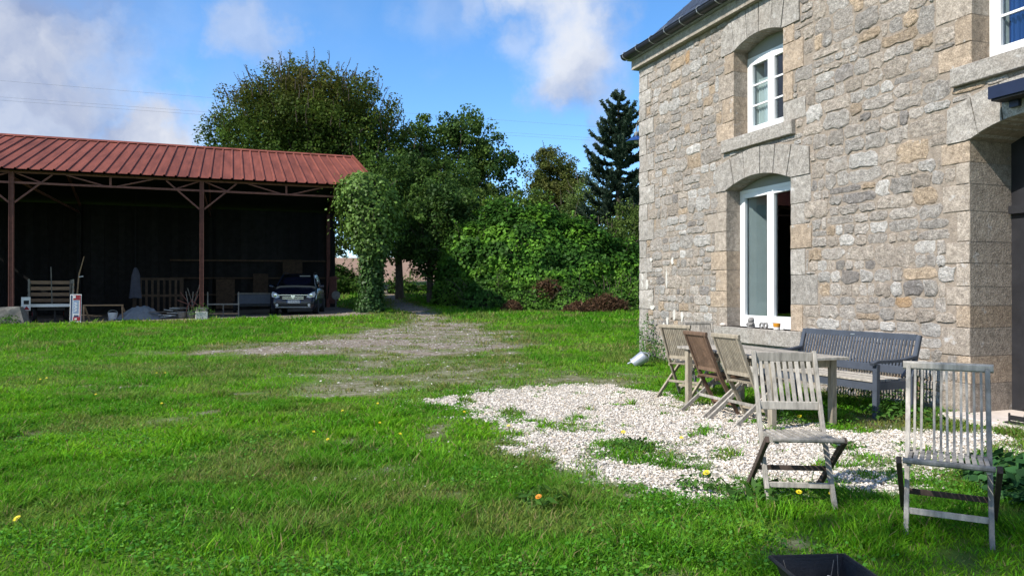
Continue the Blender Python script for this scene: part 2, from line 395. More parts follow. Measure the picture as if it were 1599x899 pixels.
HOLES = [(wpoly([(862, 655), (915, 651), (925, 666), (890, 675), (860, 668)]), .8), (wpoly([(915, 696), (960, 690), (1060, 708), (1055, 728), (1000, 724), (930, 716)]), .85),
         (wpoly([(1050, 690), (1095, 690), (1095, 702), (1052, 702)]), .8), (wpoly([(1330, 700), (1395, 715), (1400, 745), (1340, 730)]), .8),
         (wpoly([(1270, 690), (1345, 695), (1350, 712), (1275, 708)]), .7), (wpoly([(775, 640), (830, 640), (830, 660), (780, 655)]), .8)]
DIRT1 = wpoly([(270, 552), (330, 545), (420, 535), (520, 524), (600, 512), (625, 492), (665, 486), (720, 500), (790, 520), (812, 540), (780, 553), (700, 560), (560, 562), (430, 559)])
DIRT2 = wpoly([(462, 600), (530, 594), (640, 600), (650, 612), (590, 625), (500, 620)])
SPARSE = wpoly([(420, 566), (560, 560), (760, 560), (900, 575), (1000, 590), (960, 606), (720, 612), (640, 626), (480, 622), (455, 600)])
TRACK = wpoly([(655, 495), (612, 482), (606, 470), (590, 452), (600, 447), (622, 452), (630, 468), (690, 492)])
TRACK2 = wpoly([(540, 450), (700, 445), (700, 442.5), (540, 446.5)])
DRYS = wpoly([(1320, 650), (1420, 648), (1415, 668), (1340, 672)])
def masks(x, y):
    x = np.asarray(x, float); y = np.asarray(y, float)
    nz = fbm(x * 1.7, y * 1.7, 21, 5) - .5; nf = fbm(x * 5, y * 5, 33, 4) - .5; nb = fbm(x * .8, y * .8, 41, 4) - .5
    gr = sstep(-.26, .20, sdist(x, y, GRAVEL) + .06 + nz * .7 + nf * .8)
    for P, a in HOLES: gr = gr * (1 - a * sstep(-.15, .12, sdist(x, y, P) - .05 + nz * .6 + nf * .6))
    gr = gr * (1 - .85 * sstep(.60, .70, fbm(x * 3.4, y * 3.4, 55, 4)))
    di = sstep(-.9, .9, sdist(x, y, DIRT1) + nb * 1.8 + nz * 2.2) * (.55 + .45 * sstep(.34, .52, fbm(x * 1.3, y * 1.3 * 1.6, 61, 4)))
    di = np.maximum(di, .75 * sstep(-.35, .45, sdist(x, y, DIRT2) + nz * 1.8))
    di = np.maximum(di, sstep(-.4, .4, sdist(x, y, TRACK) + nz * 1.0))
    di = np.maximum(di, sstep(-.3, .5, sdist(x, y, TRACK2)))
    di = np.maximum(di, .55 * sstep(-.6, .8, sdist(x, y, SPARSE) + nb * 1.6 + nz * 1.2) * (.45 + .8 * sstep(.4, .6, fbm(x * 2.1, y * 2.6, 71, 4))))
    lx, ly = barn_local(x, y)
    ba = sstep(-7.5, -6.8, lx) * (1 - sstep(11.9, 12.6, lx)) * sstep(-.75, -.25, ly + nz * .8) * (1 - sstep(12, 12.6, ly))
    di = np.maximum(di, ba)
    di = np.maximum(di, sstep(8.4, 9.0, lx + nz) * (1 - sstep(11.6, 12.3, lx + nz)) * sstep(-1.7, -1.0, ly + nz) * (1 - sstep(1, 2, ly)))
    di = np.maximum(di, .6 * sstep(-.2, .2, sdist(x, y, DRYS) + nz * .5))
    di = np.maximum(di, .75 * sstep(.70, .80, fbm(x * 2.6 + 9, y * 2.6, 83, 4)) * (1 - sstep(12, 16, y)))
    fi = sstep(58, 61, y + nb * 4) * (1 - sstep(112, 116, y + x * .08)) * (1 - sstep(20, 40, np.abs(x + 20)) * 0)
    return di, gr, fi
xs = np.unique(np.concatenate([np.linspace(-700, -60, 22), np.linspace(-60, -24, 25), np.arange(-24, 20, .25), np.linspace(20, 60, 25), np.linspace(60, 700, 22)]))
ys = np.unique(np.concatenate([np.linspace(-300, -8, 16), np.arange(-8, 42, .25), np.arange(42, 130, 1.5), np.linspace(130, 1600, 40)]))
GX, GY = np.meshgrid(xs, ys); nx, ny = len(xs), len(ys)
V = np.stack([GX.ravel(), GY.ravel(), gz(GX.ravel(), GY.ravel())], 1)
I = np.arange(nx * ny).reshape(ny, nx)
F = np.stack([I[:-1, :-1].ravel(), I[:-1, 1:].ravel(), I[1:, 1:].ravel(), I[1:, :-1].ravel()], 1)
di, gr, fi = masks(V[:, 0], V[:, 1])
gme = np_mesh('ground', V, F, np.stack([di, gr, fi], 1), smooth=True)
m = bpy.data.materials.new('yard_ground'); m.use_nodes = True; N = m.node_tree.nodes; L = m.node_tree.links
b = N['Principled BSDF']; b.inputs['Roughness'].default_value = .95; b.inputs['Specular IOR Level'].default_value = .1
tcn = N.new('ShaderNodeTexCoord'); at = N.new('ShaderNodeAttribute'); at.attribute_name = 'tint'; sp = N.new('ShaderNodeSeparateColor'); L.new(at.outputs['Color'], sp.inputs[0])
def gnoise(sc, det=6):
    n = N.new('ShaderNodeTexNoise'); n.inputs['Scale'].default_value = sc; n.inputs['Detail'].default_value = det; n.inputs['Roughness'].default_value = .65
    L.new(tcn.outputs['Object'], n.inputs['Vector']); return n.outputs['Fac']
def gramp(f, c0, c1, p0=.35, p1=.65):
    r = N.new('ShaderNodeValToRGB'); r.color_ramp.elements[0].position = p0; r.color_ramp.elements[1].position = p1
    r.color_ramp.elements[0].color = (*c0, 1); r.color_ramp.elements[1].color = (*c1, 1); L.new(f, r.inputs[0]); return r.outputs[0]
def gmix(f, a, c):
    x = N.new('ShaderNodeMix'); x.data_type = 'RGBA'; L.new(f, x.inputs[0]); L.new(a, x.inputs[6]); L.new(c, x.inputs[7]); return x.outputs[2]
cg = gramp(gnoise(1.1, 8), (.055, .10, .012), (.085, .17, .02))
cd = gramp(gnoise(7, 10), (.115, .090, .066), (.31, .265, .22))
cv = gramp(gnoise(45, 6), (.24, .21, .17), (.50, .46, .41))
cf = gramp(gnoise(1.8, 8), (.20, .125, .085), (.34, .235, .175))
c = gmix(sp.outputs[0], cg, cd); c = gmix(sp.outputs[1], c, cv); c = gmix(sp.outputs[2], c, cf)
L.new(c, b.inputs['Base Color'])
bp = N.new('ShaderNodeBump'); bp.inputs['Strength'].default_value = .8; bp.inputs['Distance'].default_value = .03; L.new(gnoise(14, 10), bp.inputs['Height']); L.new(bp.outputs[0], b.inputs['Normal'])
tag(obj('ground', gme, m), kind='structure', label='grassy farmyard ground with bare dirt patches')

# ---------------------------------------------------------------- grass: single blades, in one mesh
def hsvj(base, n, dv=.25, dh=.12):
    """colour jitter around a base"""
    c = np.tile(np.array(base, float), (n, 1)); v = 1 + rng.normal(0, dv, n)
    c *= np.clip(v, .35, 1.9)[:, None]; c[:, 0] *= np.clip(1 + rng.normal(0, dh, n), .5, 1.8); return np.clip(c, 0, 1)
bV, bT, bF = [], [], []; off = 0
def field(y0, y1, dens, h, w, seg, side=.80):
    global off
    area_w = 2 * (side * y1 + 1.5); n = int(area_w * (y1 - y0) * dens)
    y = rng.uniform(y0, y1, n); x = rng.uniform(-1, 1, n) * (side * y1 + 1.5)
    k = np.abs(x) < side * y + 1.5; x, y = x[k], y[k]
    t, d = house_local(x, y); lx, ly = barn_local(x, y)
    k = ~((t > -.02) & (d > -.03)) & ~((lx > -7) & (lx < 12.2) & (ly > -.1) & (ly < 12.4)); x, y = x[k], y[k]
    di, gr, fi = masks(x, y)
    lush = fbm(x * .55, y * .55, 101, 3); patch = fbm(x * 1.6, y * 1.6, 111, 4)
    keep = (1 - np.clip(di * .95, 0, .90)) * (1 - np.clip(gr * 1.05, 0, .992)) * (.50 + .65 * sstep(.3, .55, patch))
    t, d = house_local(x, y)
    k = rng.random(len(x)) < keep; x, y, di, gr, lush, patch = [q[k] for q in (x, y, di, gr, lush, patch)]
    n = len(x); z = gz(x, y)
    tuft = 1.5 * sstep(.54, .75, fbm(x * 3.1, y * 3.1, 121, 3))
    hh = h * (.55 + .75 * lush + .75 * tuft) * rng.uniform(.55, 1.3, n) * (1 - .55 * np.clip(di + gr, 0, 1))
    ww = w * rng.uniform(.6, 1.3, n)
    az = rng.uniform(0, 2 * np.pi, n); lean = rng.uniform(.35, 1.35, n) * hh
    la = az + rng.normal(0, .6, n) + np.pi / 2
    ux, uy = np.cos(az) * ww / 2, np.sin(az) * ww / 2; lxx, lyy = np.cos(la) * lean, np.sin(la) * lean
    base = np.stack([x, y, z - .01], 1); U = np.stack([ux, uy, np.zeros(n)], 1); Ln = np.stack([lxx, lyy, np.zeros(n)], 1); Hh = np.stack([np.zeros(n), np.zeros(n), hh], 1)
    # hue: bright yellow-green sward, deeper green where lush, olive and straw where worn
    a = np.array([.158, .375, .014]); bcol = np.array([.092, .265, .013]); olive = np.array([.20, .235, .06]); straw = np.array([.30, .26, .11])
    f = sstep(.36, .62, .6 * lush + .4 * patch)[:, None]
    col = a * (1 - f) + bcol * f
    worn = np.clip(di * 1.5 + (sstep(.52, .70, fbm(x * .9, y * .9, 131, 4)) * .6), 0, 1)[:, None]; col = col * (1 - worn) + olive * worn
    col *= np.clip(1 + rng.normal(0, .22, n), .45, 1.7)[:, None]; col[:, 0] *= np.clip(1 + rng.normal(0, .15, n), .6, 1.6)
    st = rng.random(n) < (.05 + .14 * worn[:, 0]); col[st] = straw * rng.uniform(.7, 1.2, (st.sum(), 1))
    if seg == 2:
        m1 = base + Hh * .55 + Ln * .30
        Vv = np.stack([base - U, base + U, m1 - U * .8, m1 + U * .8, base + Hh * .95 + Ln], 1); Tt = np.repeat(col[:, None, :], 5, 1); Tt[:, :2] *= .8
        i0 = off + np.arange(n) * 5
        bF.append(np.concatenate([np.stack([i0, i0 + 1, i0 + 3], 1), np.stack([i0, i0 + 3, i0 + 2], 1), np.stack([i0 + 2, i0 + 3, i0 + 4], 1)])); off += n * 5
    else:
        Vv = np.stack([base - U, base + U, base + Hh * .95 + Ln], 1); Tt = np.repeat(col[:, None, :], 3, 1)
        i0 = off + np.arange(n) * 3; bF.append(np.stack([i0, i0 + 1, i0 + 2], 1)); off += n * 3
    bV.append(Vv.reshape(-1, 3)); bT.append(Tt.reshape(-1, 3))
field(2.2, 6, 5200, .052, .0075, 2)
field(6, 10, 2600, .052, .012, 2)
field(10, 16, 1300, .055, .020, 1)
field(16, 24, 620, .065, .032, 1)
field(24, 37, 240, .085, .058, 1)
field(37, 58, 40, .14, .12, 1, .5)
me = np_mesh('grass', np.concatenate(bV), np.concatenate(bF), np.concatenate(bT)); me.materials.append(M['grass'])
tag(obj('grass', me), 'short bright green lawn grass covering the yard', 'grass', kind='stuff'); del bV, bF, bT

# broad leaves (clover, plantain, dandelion) scattered through the sward
def leafquads(C, Nn, size, asp=.55, fold=.0, updir=None):
    """rhombic leaves: centre C, normal Nn, length size"""
    n = len(C); Nn = Nn / (np.linalg.norm(Nn, axis=1, keepdims=True) + 1e-9)
    rv = rng.normal(0, 1, (n, 3)) if updir is None else updir
    A = np.cross(Nn, rv); A /= (np.linalg.norm(A, axis=1, keepdims=True) + 1e-9); B = np.cross(Nn, A)
    s = np.asarray(size)[:, None] / 2
    V = np.stack([C - B * s, C + A * s * asp + B * s * .1, C + B * s, C - A * s * asp + B * s * .1], 1).reshape(-1, 3)
    i0 = np.arange(n) * 4; return V, np.stack([i0, i0 + 1, i0 + 2, i0 + 3], 1)
n = 130000; y = 2.3 + 12 * rng.random(n) ** 1.7; x = rng.uniform(-1, 1, n) * (.8 * y + 1.2)
pa = fbm(x * .9 + 4, y * .9, 141, 4); di, gr, fi = masks(x, y); t, d = house_local(x, y)
k = (rng.random(n) < sstep(.47, .62, pa)) & (di < .4) & (gr < .3) & ~((t > -.02) & (d > -.03)); x, y, pa = x[k], y[k], pa[k]; n = len(x)
C = np.stack([x, y, gz(x, y) + rng.uniform(.02, .075, n)], 1); Nn = rng.normal(0, .45, (n, 3)); Nn[:, 2] += 1
V, F = leafquads(C, Nn, rng.uniform(.012, .030, n), .8)
ct = np.where(rng.random((n, 1)) < .6, np.array([[.075, .23, .028]]), np.array([[.12, .28, .03]])) * np.clip(1 + rng.normal(0, .22, n), .5, 1.6)[:, None]
me = np_mesh('clover', V, F, np.repeat(ct, 4, 0)); me.materials.append(M['leaf'])
tag(obj('clover', me), 'patches of clover and small broad-leaved weeds in the lawn', 'clover', kind='stuff')

# gravel pebbles
n = 150000; x = rng.uniform(GRAVEL[:, 0].min() - .4, GRAVEL[:, 0].max() + .4, n); y = rng.uniform(GRAVEL[:, 1].min() - .4, GRAVEL[:, 1].max() + .4, n)
di, gr, fi = masks(x, y); t, d = house_local(x, y)
k = (rng.random(n) < gr * 1.02 + .004) & ~((t > -.05) & (d > -.05)); x, y = x[k], y[k]; n = len(x)
oct_ = np.array([[1, 0, 0], [0, 1, 0], [-1, 0, 0], [0, -1, 0], [0, 0, 1], [0, 0, -1]], float)
of = np.array([[0, 1, 4], [1, 2, 4], [2, 3, 4], [3, 0, 4], [1, 0, 5], [2, 1, 5], [3, 2, 5], [0, 3, 5]])
s = np.clip(.0085 * np.exp(rng.normal(0, .38, n)), .004, .024)
P = oct_[None] * (s[:, None, None] * rng.uniform(.65, 1.2, (n, 6, 3))) + rng.normal(0, .004, (n, 6, 3))
q = rng.uniform(0, 6.28, n); cq, sq = np.cos(q)[:, None], np.sin(q)[:, None]
P = np.stack([P[..., 0] * cq - P[..., 1] * sq, P[..., 0] * sq + P[..., 1] * cq, P[..., 2] * .75], 2)
P += np.stack([x, y, gz(x, y) + rng.uniform(0, .012, n)], 1)[:, None]
tn = np.clip(rng.normal(.95, .20, n), .4, 1.35)[:, None] * np.where(rng.random((n, 1)) < .16, [[.9, .80, .68]], [[1.0, .985, .96]])
me = np_mesh('gravel', P.reshape(-1, 3), (of[None] + (np.arange(n) * 6)[:, None, None]).reshape(-1, 3), np.repeat(tn, 6, 0)); me.materials.append(M['pebble'])
tag(obj('gravel', me), 'cream gravel laid around the garden table', 'gravel', kind='stuff')
# stones and grit on the bare dirt
n = 16000; x = rng.uniform(-14, 3, n); y = rng.uniform(9, 32, n); di, gr, fi = masks(x, y); lx, ly = barn_local(x, y)
k = (rng.random(n) < di ** 2 * .8) & (ly < 0); x, y = x[k], y[k]; n = len(x); s = rng.uniform(.012, .045, n) * rng.uniform(.5, 1, n)
P = oct_[None] * (s[:, None, None] * rng.uniform(.6, 1.2, (n, 6, 3))); P[..., 2] *= .5; P += np.stack([x, y, gz(x, y)], 1)[:, None]
me = np_mesh('grit', P.reshape(-1, 3), (of[None] + (np.arange(n) * 6)[:, None, None]).reshape(-1, 3), np.repeat(np.clip(rng.normal(.62, .16, n), .25, 1)[:, None] * np.ones((1, 3)), 6, 0)); me.materials.append(M['pebble'])
tag(obj('loose_stones', me), 'loose grey stones on the bare dirt track', 'stones', kind='stuff')

# ---------------------------------------------------------------- stone house (local x along the front, y inward, z up)
HZ = 0.0
house = empty('stone_house', (HC[0], HC[1], 0), HA, 'two-storey granite farmhouse with slate roof and white windows', 'house')
HL, HD = 11.0, 7.0; WT = 6.06          # length, depth, top of the wall
OPEN = [dict(t0=2.862, t1=4.403, z0=.80, z1=3.055, rise=.163, d=.263, kind='low'),
        dict(t0=3.063, t1=4.247, z0=3.883, z1=5.305, rise=.125, d=.263, kind='up'),
        dict(t0=7.28, t1=8.47, z0=3.883, z1=5.305, rise=.125, d=.263, kind='up2'),
        dict(t0=7.25, t1=8.62, z0=.03, z1=3.055, rise=.163, d=.64, kind='door')]
def arch(o, t):
    c = (o['t0'] + o['t1']) / 2; hw = (o['t1'] - o['t0']) / 2; return o['z1'] + o['rise'] * (1 - ((t - c) / hw) ** 2)
# mortar face with openings, reveals, side, back and gable walls
mb = MB(); bt = {0.0, HL}
for o in OPEN: bt |= set(np.linspace(o['t0'], o['t1'], 13).round(5))
bt = sorted(bt); q0 = -.35
for a, c in zip(bt[:-1], bt[1:]):
    mid = (a + c) / 2; hol = sorted([o for o in OPEN if o['t0'] < mid < o['t1']], key=lambda o: o['z0'])
    lo = (q0, q0)
    for o in hol:
        mb.add([(a, 0, lo[0]), (c, 0, lo[1]), (c, 0, o['z0']), (a, 0, o['z0'])], [(0, 1, 2, 3)])
        za, zc = float(arch(o, a)), float(arch(o, c)); lo = (za, zc)
        mb.add([(a, 0, za), (c, 0, zc), (c, o['d'] + .12, zc), (a, o['d'] + .12, za)], [(0, 1, 2, 3)])
        mb.add([(a, 0, o['z0']), (c, 0, o['z0']), (c, o['d'] + .12, o['z0']), (a, o['d'] + .12, o['z0'])], [(3, 2, 1, 0)])
    mb.add([(a, 0, lo[0]), (c, 0, lo[1]), (c, 0, WT), (a, 0, WT)], [(0, 1, 2, 3)])
for o in OPEN:
    for t in (o['t0'], o['t1']):
        mb.add([(t, 0, o['z0']), (t, 0, o['z1']), (t, o['d'] + .12, o['z1']), (t, o['d'] + .12, o['z0'])], [(0, 1, 2, 3)])
RP = math.tan(R(42)); RZ = WT + .04
for t in (0, HL): mb.add([(t, 0, q0), (t, HD, q0), (t, HD, WT), (t, HD / 2, WT + HD / 2 * RP), (t, 0, WT)], [(0, 1, 2, 3, 4)])
mb.add([(0, HD, q0), (HL, HD, q0), (HL, HD, WT), (0, HD, WT)], [(0, 1, 2, 3)])
wall = obj('wall', mb, M['mortar'], house)
# room behind the windows
mb = MB()
for x0, x1, z0, z1 in ((.6, 6.2, .1, 3.4), (.6, 6.2, 3.55, 5.95), (6.4, 10.4, 3.55, 5.95)):
    mb.add([(x0, .66, z0), (x1, .66, z0), (x1, 6.4, z0), (x0, 6.4, z0), (x0, .66, z1), (x1, .66, z1), (x1, 6.4, z1), (x0, 6.4, z1)],
           [(0, 1, 2, 3), (7, 6, 5, 4), (1, 5, 6, 2), (2, 6, 7, 3), (3, 7, 4, 0)])
obj('interior_room', mb, M['dark_room'], house)

# ---- rubble stones, laid in uneven courses
PAL = [((.36, .33, .30), .29), ((.33, .31, .288), .23), ((.372, .328, .284), .19), ((.385, .305, .225), .08), ((.425, .41, .39), .13), ((.37, .255, .155), .018), ((.225, .21, .20), .05)]
pc = np.array([p[0] for p in PAL]); pw = np.array([p[1] for p in PAL]); pw /= pw.sum()
def stint():
    return pc[rng.choice(len(PAL), p=pw)] * np.clip(1 + rng.normal(0, .10), .7, 1.35)
def stone_mesh(x0, x1, z0, z1, proud, col, gap=.008, k=3):
    """cushion-faced stone with a wavering outline"""
    x0 += gap; x1 -= gap; z0 += gap; z1 -= gap; w, h = x1 - x0, z1 - z0
    j = min(w, h) * .15; pts = []
    def side(ax, az, bx, bz, n):
        for i in range(n):
            f = i / n; pts.append([ax + (bx - ax) * f, az + (bz - az) * f])
    nw = 4 if w < .28 else 5; nh = 3
    side(x0, z0, x1, z0, nw); side(x1, z0, x1, z1, nh); side(x1, z1, x0, z1, nw); side(x0, z1, x0, z0, nh)
    P = np.array(pts) + rng.normal(0, j * .42, (len(pts), 2)); n = len(P); c = np.array([(x0 + x1) / 2, (z0 + z1) / 2])
    corners = [0, nw, nw + nh, 2 * nw + nh]
    for q in corners: P[q] += (c - P[q]) * rng.uniform(.06, .22)
    V = []
    rings = ((-.02, .006), (.0, -proud * .4), (min(.13, .014 / min(w, h) + .05), -proud), (.5, -proud * rng.uniform(.9, 1.35)))
    for ins, yy in rings:
        Q = P + (c - P) * ins; jy = rng.normal(0, proud * .16, n) if yy < -proud * .6 else np.zeros(n)
        V += [(a, yy + d_, b_) for (a, b_), d_ in zip(Q, jy)]
    V.append((c[0], -proud * 1.15, c[1])); F = []
    for r_ in range(3):
        for i in range(n):
            i2 = (i + 1) % n; F += [(r_ * n + i, r_ * n + i2, (r_ + 1) * n + i2), (r_ * n + i, (r_ + 1) * n + i2, (r_ + 1) * n + i)]
    for i in range(n): F.append((3 * n + i, 3 * n + (i + 1) % n, 4 * n))
    return np.array(V), np.array(F), col
# zones kept free of rubble: openings with their dressed stones
ZONES = []
DRESS = []          # dressed stones: jamb blocks
for o in OPEN:
    for sgn, te in ((-1, o['t0']), (1, o['t1'])):
        z = o['z0'] if o['kind'] != 'door' else -.2; big = rng.random() < .5
        while z < o['z1'] - .06:
            h = rng.uniform(.26, .44) if o['kind'] != 'door' else rng.uniform(.18, .34); h = min(h, o['z1'] - z)
            if o['z1'] - z - h < .14: h = o['z1'] - z
            w = (rng.uniform(.40, .58) if big else rng.uniform(.20, .32)) * (.72 if o['kind'] == 'door' else 1); big = not big
            a, c = (te - w, te) if sgn < 0 else (te, te + w)
            DRESS.append((a, c, z, z + h, o)); ZONES.append((a, c, z, z + h)); z += h
    ZONES.append((o['t0'], o['t1'], o['z0'], o['z1'] + o['rise']))
SILLS = [(2.60, 4.68, .557, .80), (2.795, 4.50, 3.675, 3.883), (7.06, 8.70, 3.675, 3.883)]
for s_ in SILLS: ZONES.append(s_)
VO = {'low': (2.58, 4.80, .42, 6, .40), 'up': (2.74, 4.60, .50, 6, .42), 'up2': (6.95, 8.80, .50, 6, .42), 'door': (6.98, 8.90, .40, 6, .38)}
VOUS = []
for o in OPEN:
    e0, e1, th, nv, eh = VO[o['kind']]; cut = np.linspace(0, 1, nv + 1); cut[1:-1] += rng.uniform(-.03, .03, nv - 1)
    c = (o['t0'] + o['t1']) / 2
    def inn(f):
        t = e0 + (e1 - e0) * (f * .86 + .07); return (t, float(arch(o, np.clip(t, o['t0'], o['t1']))) if o['t0'] < t < o['t1'] else o['z1'])
    def outr(f):
        t = e0 + (e1 - e0) * f; u = (t - c) / ((e1 - e0) / 2); return (t, o['z1'] + eh + (th + o['rise'] - eh) * (1 - abs(u) ** 1.8))
    for i in range(nv):
        a, b_ = cut[i] + .004, cut[i + 1] - .004
        lo_ = [inn(f) for f in np.linspace(a, b_, 4)]; hi_ = [outr(f) for f in np.linspace(b_, a, 4)]
        if i == 0: lo_[0] = (e0, o['z1'])
        if i == nv - 1: lo_[-1] = (e1, o['z1'])
        hi_ = [(t, min(z, 5.885 if o['kind'].startswith('up') else 9)) for t, z in hi_]
        VOUS.append((lo_ + hi_, o))
    for t in np.linspace(e0, e1, 14)[:-1]:
        f = (t + (e1 - e0) / 28 - e0) / (e1 - e0); ZONES.append((t, t + (e1 - e0) / 13, o['z1'], outr(f)[1]))
# corner quoins
z = -.25; big = True; QU = []
while z < 5.80:
    h = rng.uniform(.24, .40); h = min(h, 5.885 - z); w = rng.uniform(.42, .62) if big else rng.uniform(.24, .34); big = not big
    QU.append((-.012, w, z, z + h)); ZONES.append((-.02, w, z, z + h)); z += h
ZONES += [(7.30, 8.60, -.3, .03)]
def clip(rect):
    """cut a stone back to the largest piece clear of every zone"""
    out = [rect]
    for zx0, zx1, zz0, zz1 in ZONES:
        nxt = []
        for x0, x1, z0, z1 in out:
            if x1 <= zx0 + .005 or x0 >= zx1 - .005 or z1 <= zz0 + .005 or z0 >= zz1 - .005: nxt.append((x0, x1, z0, z1)); continue
            cand = [(x0, min(x1, zx0), z0, z1), (max(x0, zx1), x1, z0, z1), (x0, x1, z0, min(z1, zz0)), (x0, x1, max(z0, zz1), z1)]
            cand = [c for c in cand if c[1] - c[0] > .055 and c[3] - c[2] > .045]
            if cand: nxt.append(max(cand, key=lambda c: (c[1] - c[0]) * (c[3] - c[2])))
        out = nxt
    return out
rects = []; z = -.25
while z < 5.885:
    bh = rng.uniform(.26, .44); bh = min(bh, 5.885 - z)
    if 5.885 - z - bh < .1: bh = 5.885 - z
    x = -.0
    while x < HL:
        cw = rng.uniform(.30, .85); r_ = rng.random()
        rows = 1 if (r_ < .13 and bh < .35) else (2 if r_ < .70 else 3)
        if bh < .30: rows = min(rows, 2)
        cuts = np.cumsum(rng.uniform(.6, 1.4, rows)); cuts = np.concatenate([[0], cuts / cuts[-1]]) * bh + z
        for a, b_ in zip(cuts[:-1], cuts[1:]):
            nn = max(1, int(round(cw / rng.uniform(.16, .42)))) if b_ - a < .24 else max(1, int(round(cw / .42)))
            cc = np.cumsum(rng.uniform(.5, 1.5, nn)); cc = np.concatenate([[0], cc / cc[-1]]) * cw + x
            for p, q_ in zip(cc[:-1], cc[1:]): rects += clip((p, min(q_, HL), a, b_))
        x += cw
    z += bh
def wav(V):
    """courses waver a little along the wall"""
    V = V.copy(); V[:, 2] += (fbm(V[:, 0] * .9, V[:, 2] * .9, 77, 3) - .5) * .03; return V
cand = []
for x0, x1, z0, z1 in rects:
    if x1 - x0 < .05 or z1 - z0 < .045: continue
    V, F, c_ = stone_mesh(x0, x1, z0, z1, rng.uniform(.003, .019), stint())
    tm, zm = (x0 + x1) / 2, (z0 + z1) / 2
    wx, wy = HC[0] + .341 * tm, HC[1] - .94 * tm
    vis = abs(wx / max(wy, .1)) < .69 and 0.0 < zm < 1.38 + wy * .40 and not (.0 < zm < .9 and 4.6 < tm < 6.4)
    cand.append(((x1 - x0) * (z1 - z0) / wy ** 2 if vis else 0, V, F, c_))
cand.sort(key=lambda c: -c[0])
for i, (sc_, V, F, c_) in enumerate(cand[:300]):
    me = np_mesh('stone', V, F, c_); me.materials.append(M['stone']); obj('stone', me, None, wall)
Vs, Fs, Ts, o_ = [], [], [], 0
for sc_, V, F, c_ in cand[300:]:
    Vs.append(V); Fs.append(F + o_); Ts.append(np.tile(c_, (len(V), 1))); o_ += len(V)
me = np_mesh('small_stones', np.concatenate(Vs), np.concatenate(Fs), np.concatenate(Ts)); me.materials.append(M['stone'])
obj('small_stones', me, None, wall)['kind'] = 'stuff'
# dressed blocks: through stones at the jambs and the corner
def block(name, x0, x1, z0, z1, y0, y1, col, parent, g=.004, jit=.0025, warm=None, ch=.007):
    x0 += g; x1 -= g; z0 += g; z1 -= g
    X = [x0, x0 + ch, x1 - ch, x1]; V = []; n = 4
    for yy, ins in ((y1, 0), (y0 + ch, 0), (y0, ch)):
        nx_ = 5; nz_ = 4
        xs_ = np.linspace(x0 + ins, x1 - ins, nx_); zs_ = np.linspace(z0 + ins, z1 - ins, nz_)
        ring = [(a, zs_[0]) for a in xs_[:-1]] + [(xs_[-1], a) for a in zs_[:-1]] + [(a, zs_[-1]) for a in xs_[:0:-1]] + [(xs_[0], a) for a in zs_[:0:-1]]
        n = len(ring); fj = jit if yy == y0 else 0.0; V += [(a + rng.normal(0, 1) * fj, yy + rng.normal(0, 1) * fj, b_ + rng.normal(0, 1) * fj) for a, b_ in ring]
    V.append(((x0 + x1) / 2, y0 - abs(rng.normal(0, jit * 1.5)), (z0 + z1) / 2)); F = []
    for r_ in range(2):
        for i in range(n):
            i2 = (i + 1) % n; F += [(r_ * n + i, r_ * n + i2, (r_ + 1) * n + i2), (r_ * n + i, (r_ + 1) * n + i2, (r_ + 1) * n + i)]
    for i in range(n): F.append((2 * n + i, 2 * n + (i + 1) % n, 3 * n))
    me = np_mesh(name, np.array(V), np.array(F), col); me.materials.append(M['dressed']); return obj(name, me, None, parent)
GREY = np.array([.335, .315, .29]); WARM = np.array([.385, .31, .238])
for a, c, z0, z1, o in DRESS:
    left = abs(c - o['t0']) < 1e-6
    col = (GREY * .55 + WARM * .45 if left or o['kind'] == 'door' else GREY) * np.clip(1 + rng.normal(0, .10), .75, 1.25)
    if rng.random() < .3: col = WARM * rng.uniform(.85, 1.1)
    e = .006
    block('jamb_stone', a if left else a - e, c + e if left else c, z0, z1, -rng.uniform(.008, .016), o['d'] + .1, col, wall)
for x0, x1, z0, z1 in QU: block('quoin', x0, x1, z0, z1, -rng.uniform(.010, .022), rng.uniform(.28, .5), GREY * rng.uniform(.92, 1.25), wall, jit=.006)
for poly, o in VOUS:
    mb = MB(); poly = [(t + rng.normal(0, .002), z) for t, z in poly]; mb.prism(poly, -rng.uniform(.024, .032), o['d'] + .02)
    me = mb.mesh('voussoir'); set_tint(me, GREY * rng.uniform(.93, 1.12)); me.materials.append(M['dressed']); obj('voussoir', me, None, wall)
for x0, x1, z0, z1 in SILLS:
    block('sill', x0, x1, z0, z1 + .002, -.075, .30, GREY * 1.0, house, g=.002, jit=.002)
# streaks of white lime on the lower corner
for k_, (t, z, h, w_) in enumerate([(1.02, 1.62, .38, .03), (1.22, 1.95, .14, .05), (.30, 1.52, .20, .07), (.12, 1.6, .3, .05), (1.05, .82, .16, .05), (1.28, .95, .2, .06), (.50, 1.07, .12, .09), (1.55, .92, .22, .05), (.92, .72, .14, .04), (.45, 2.0, .08, .05)]):
    V = []; nn = 9
    for i in range(nn):
        q = 2 * math.pi * i / nn; V.append((t + w_ * math.cos(q) * rng.uniform(.6, 1.2), -.020, z + h / 2 * math.sin(q) * rng.uniform(.75, 1.15)))
    V += [(x_, .005, z_) for x_, y_, z_ in V]
    F = [tuple(range(nn))] + [(i, i + nn, (i + 1) % nn + nn, (i + 1) % nn) for i in range(nn)]
    obj('lime_splash', MB().add(V, F), M['white_block'], wall)
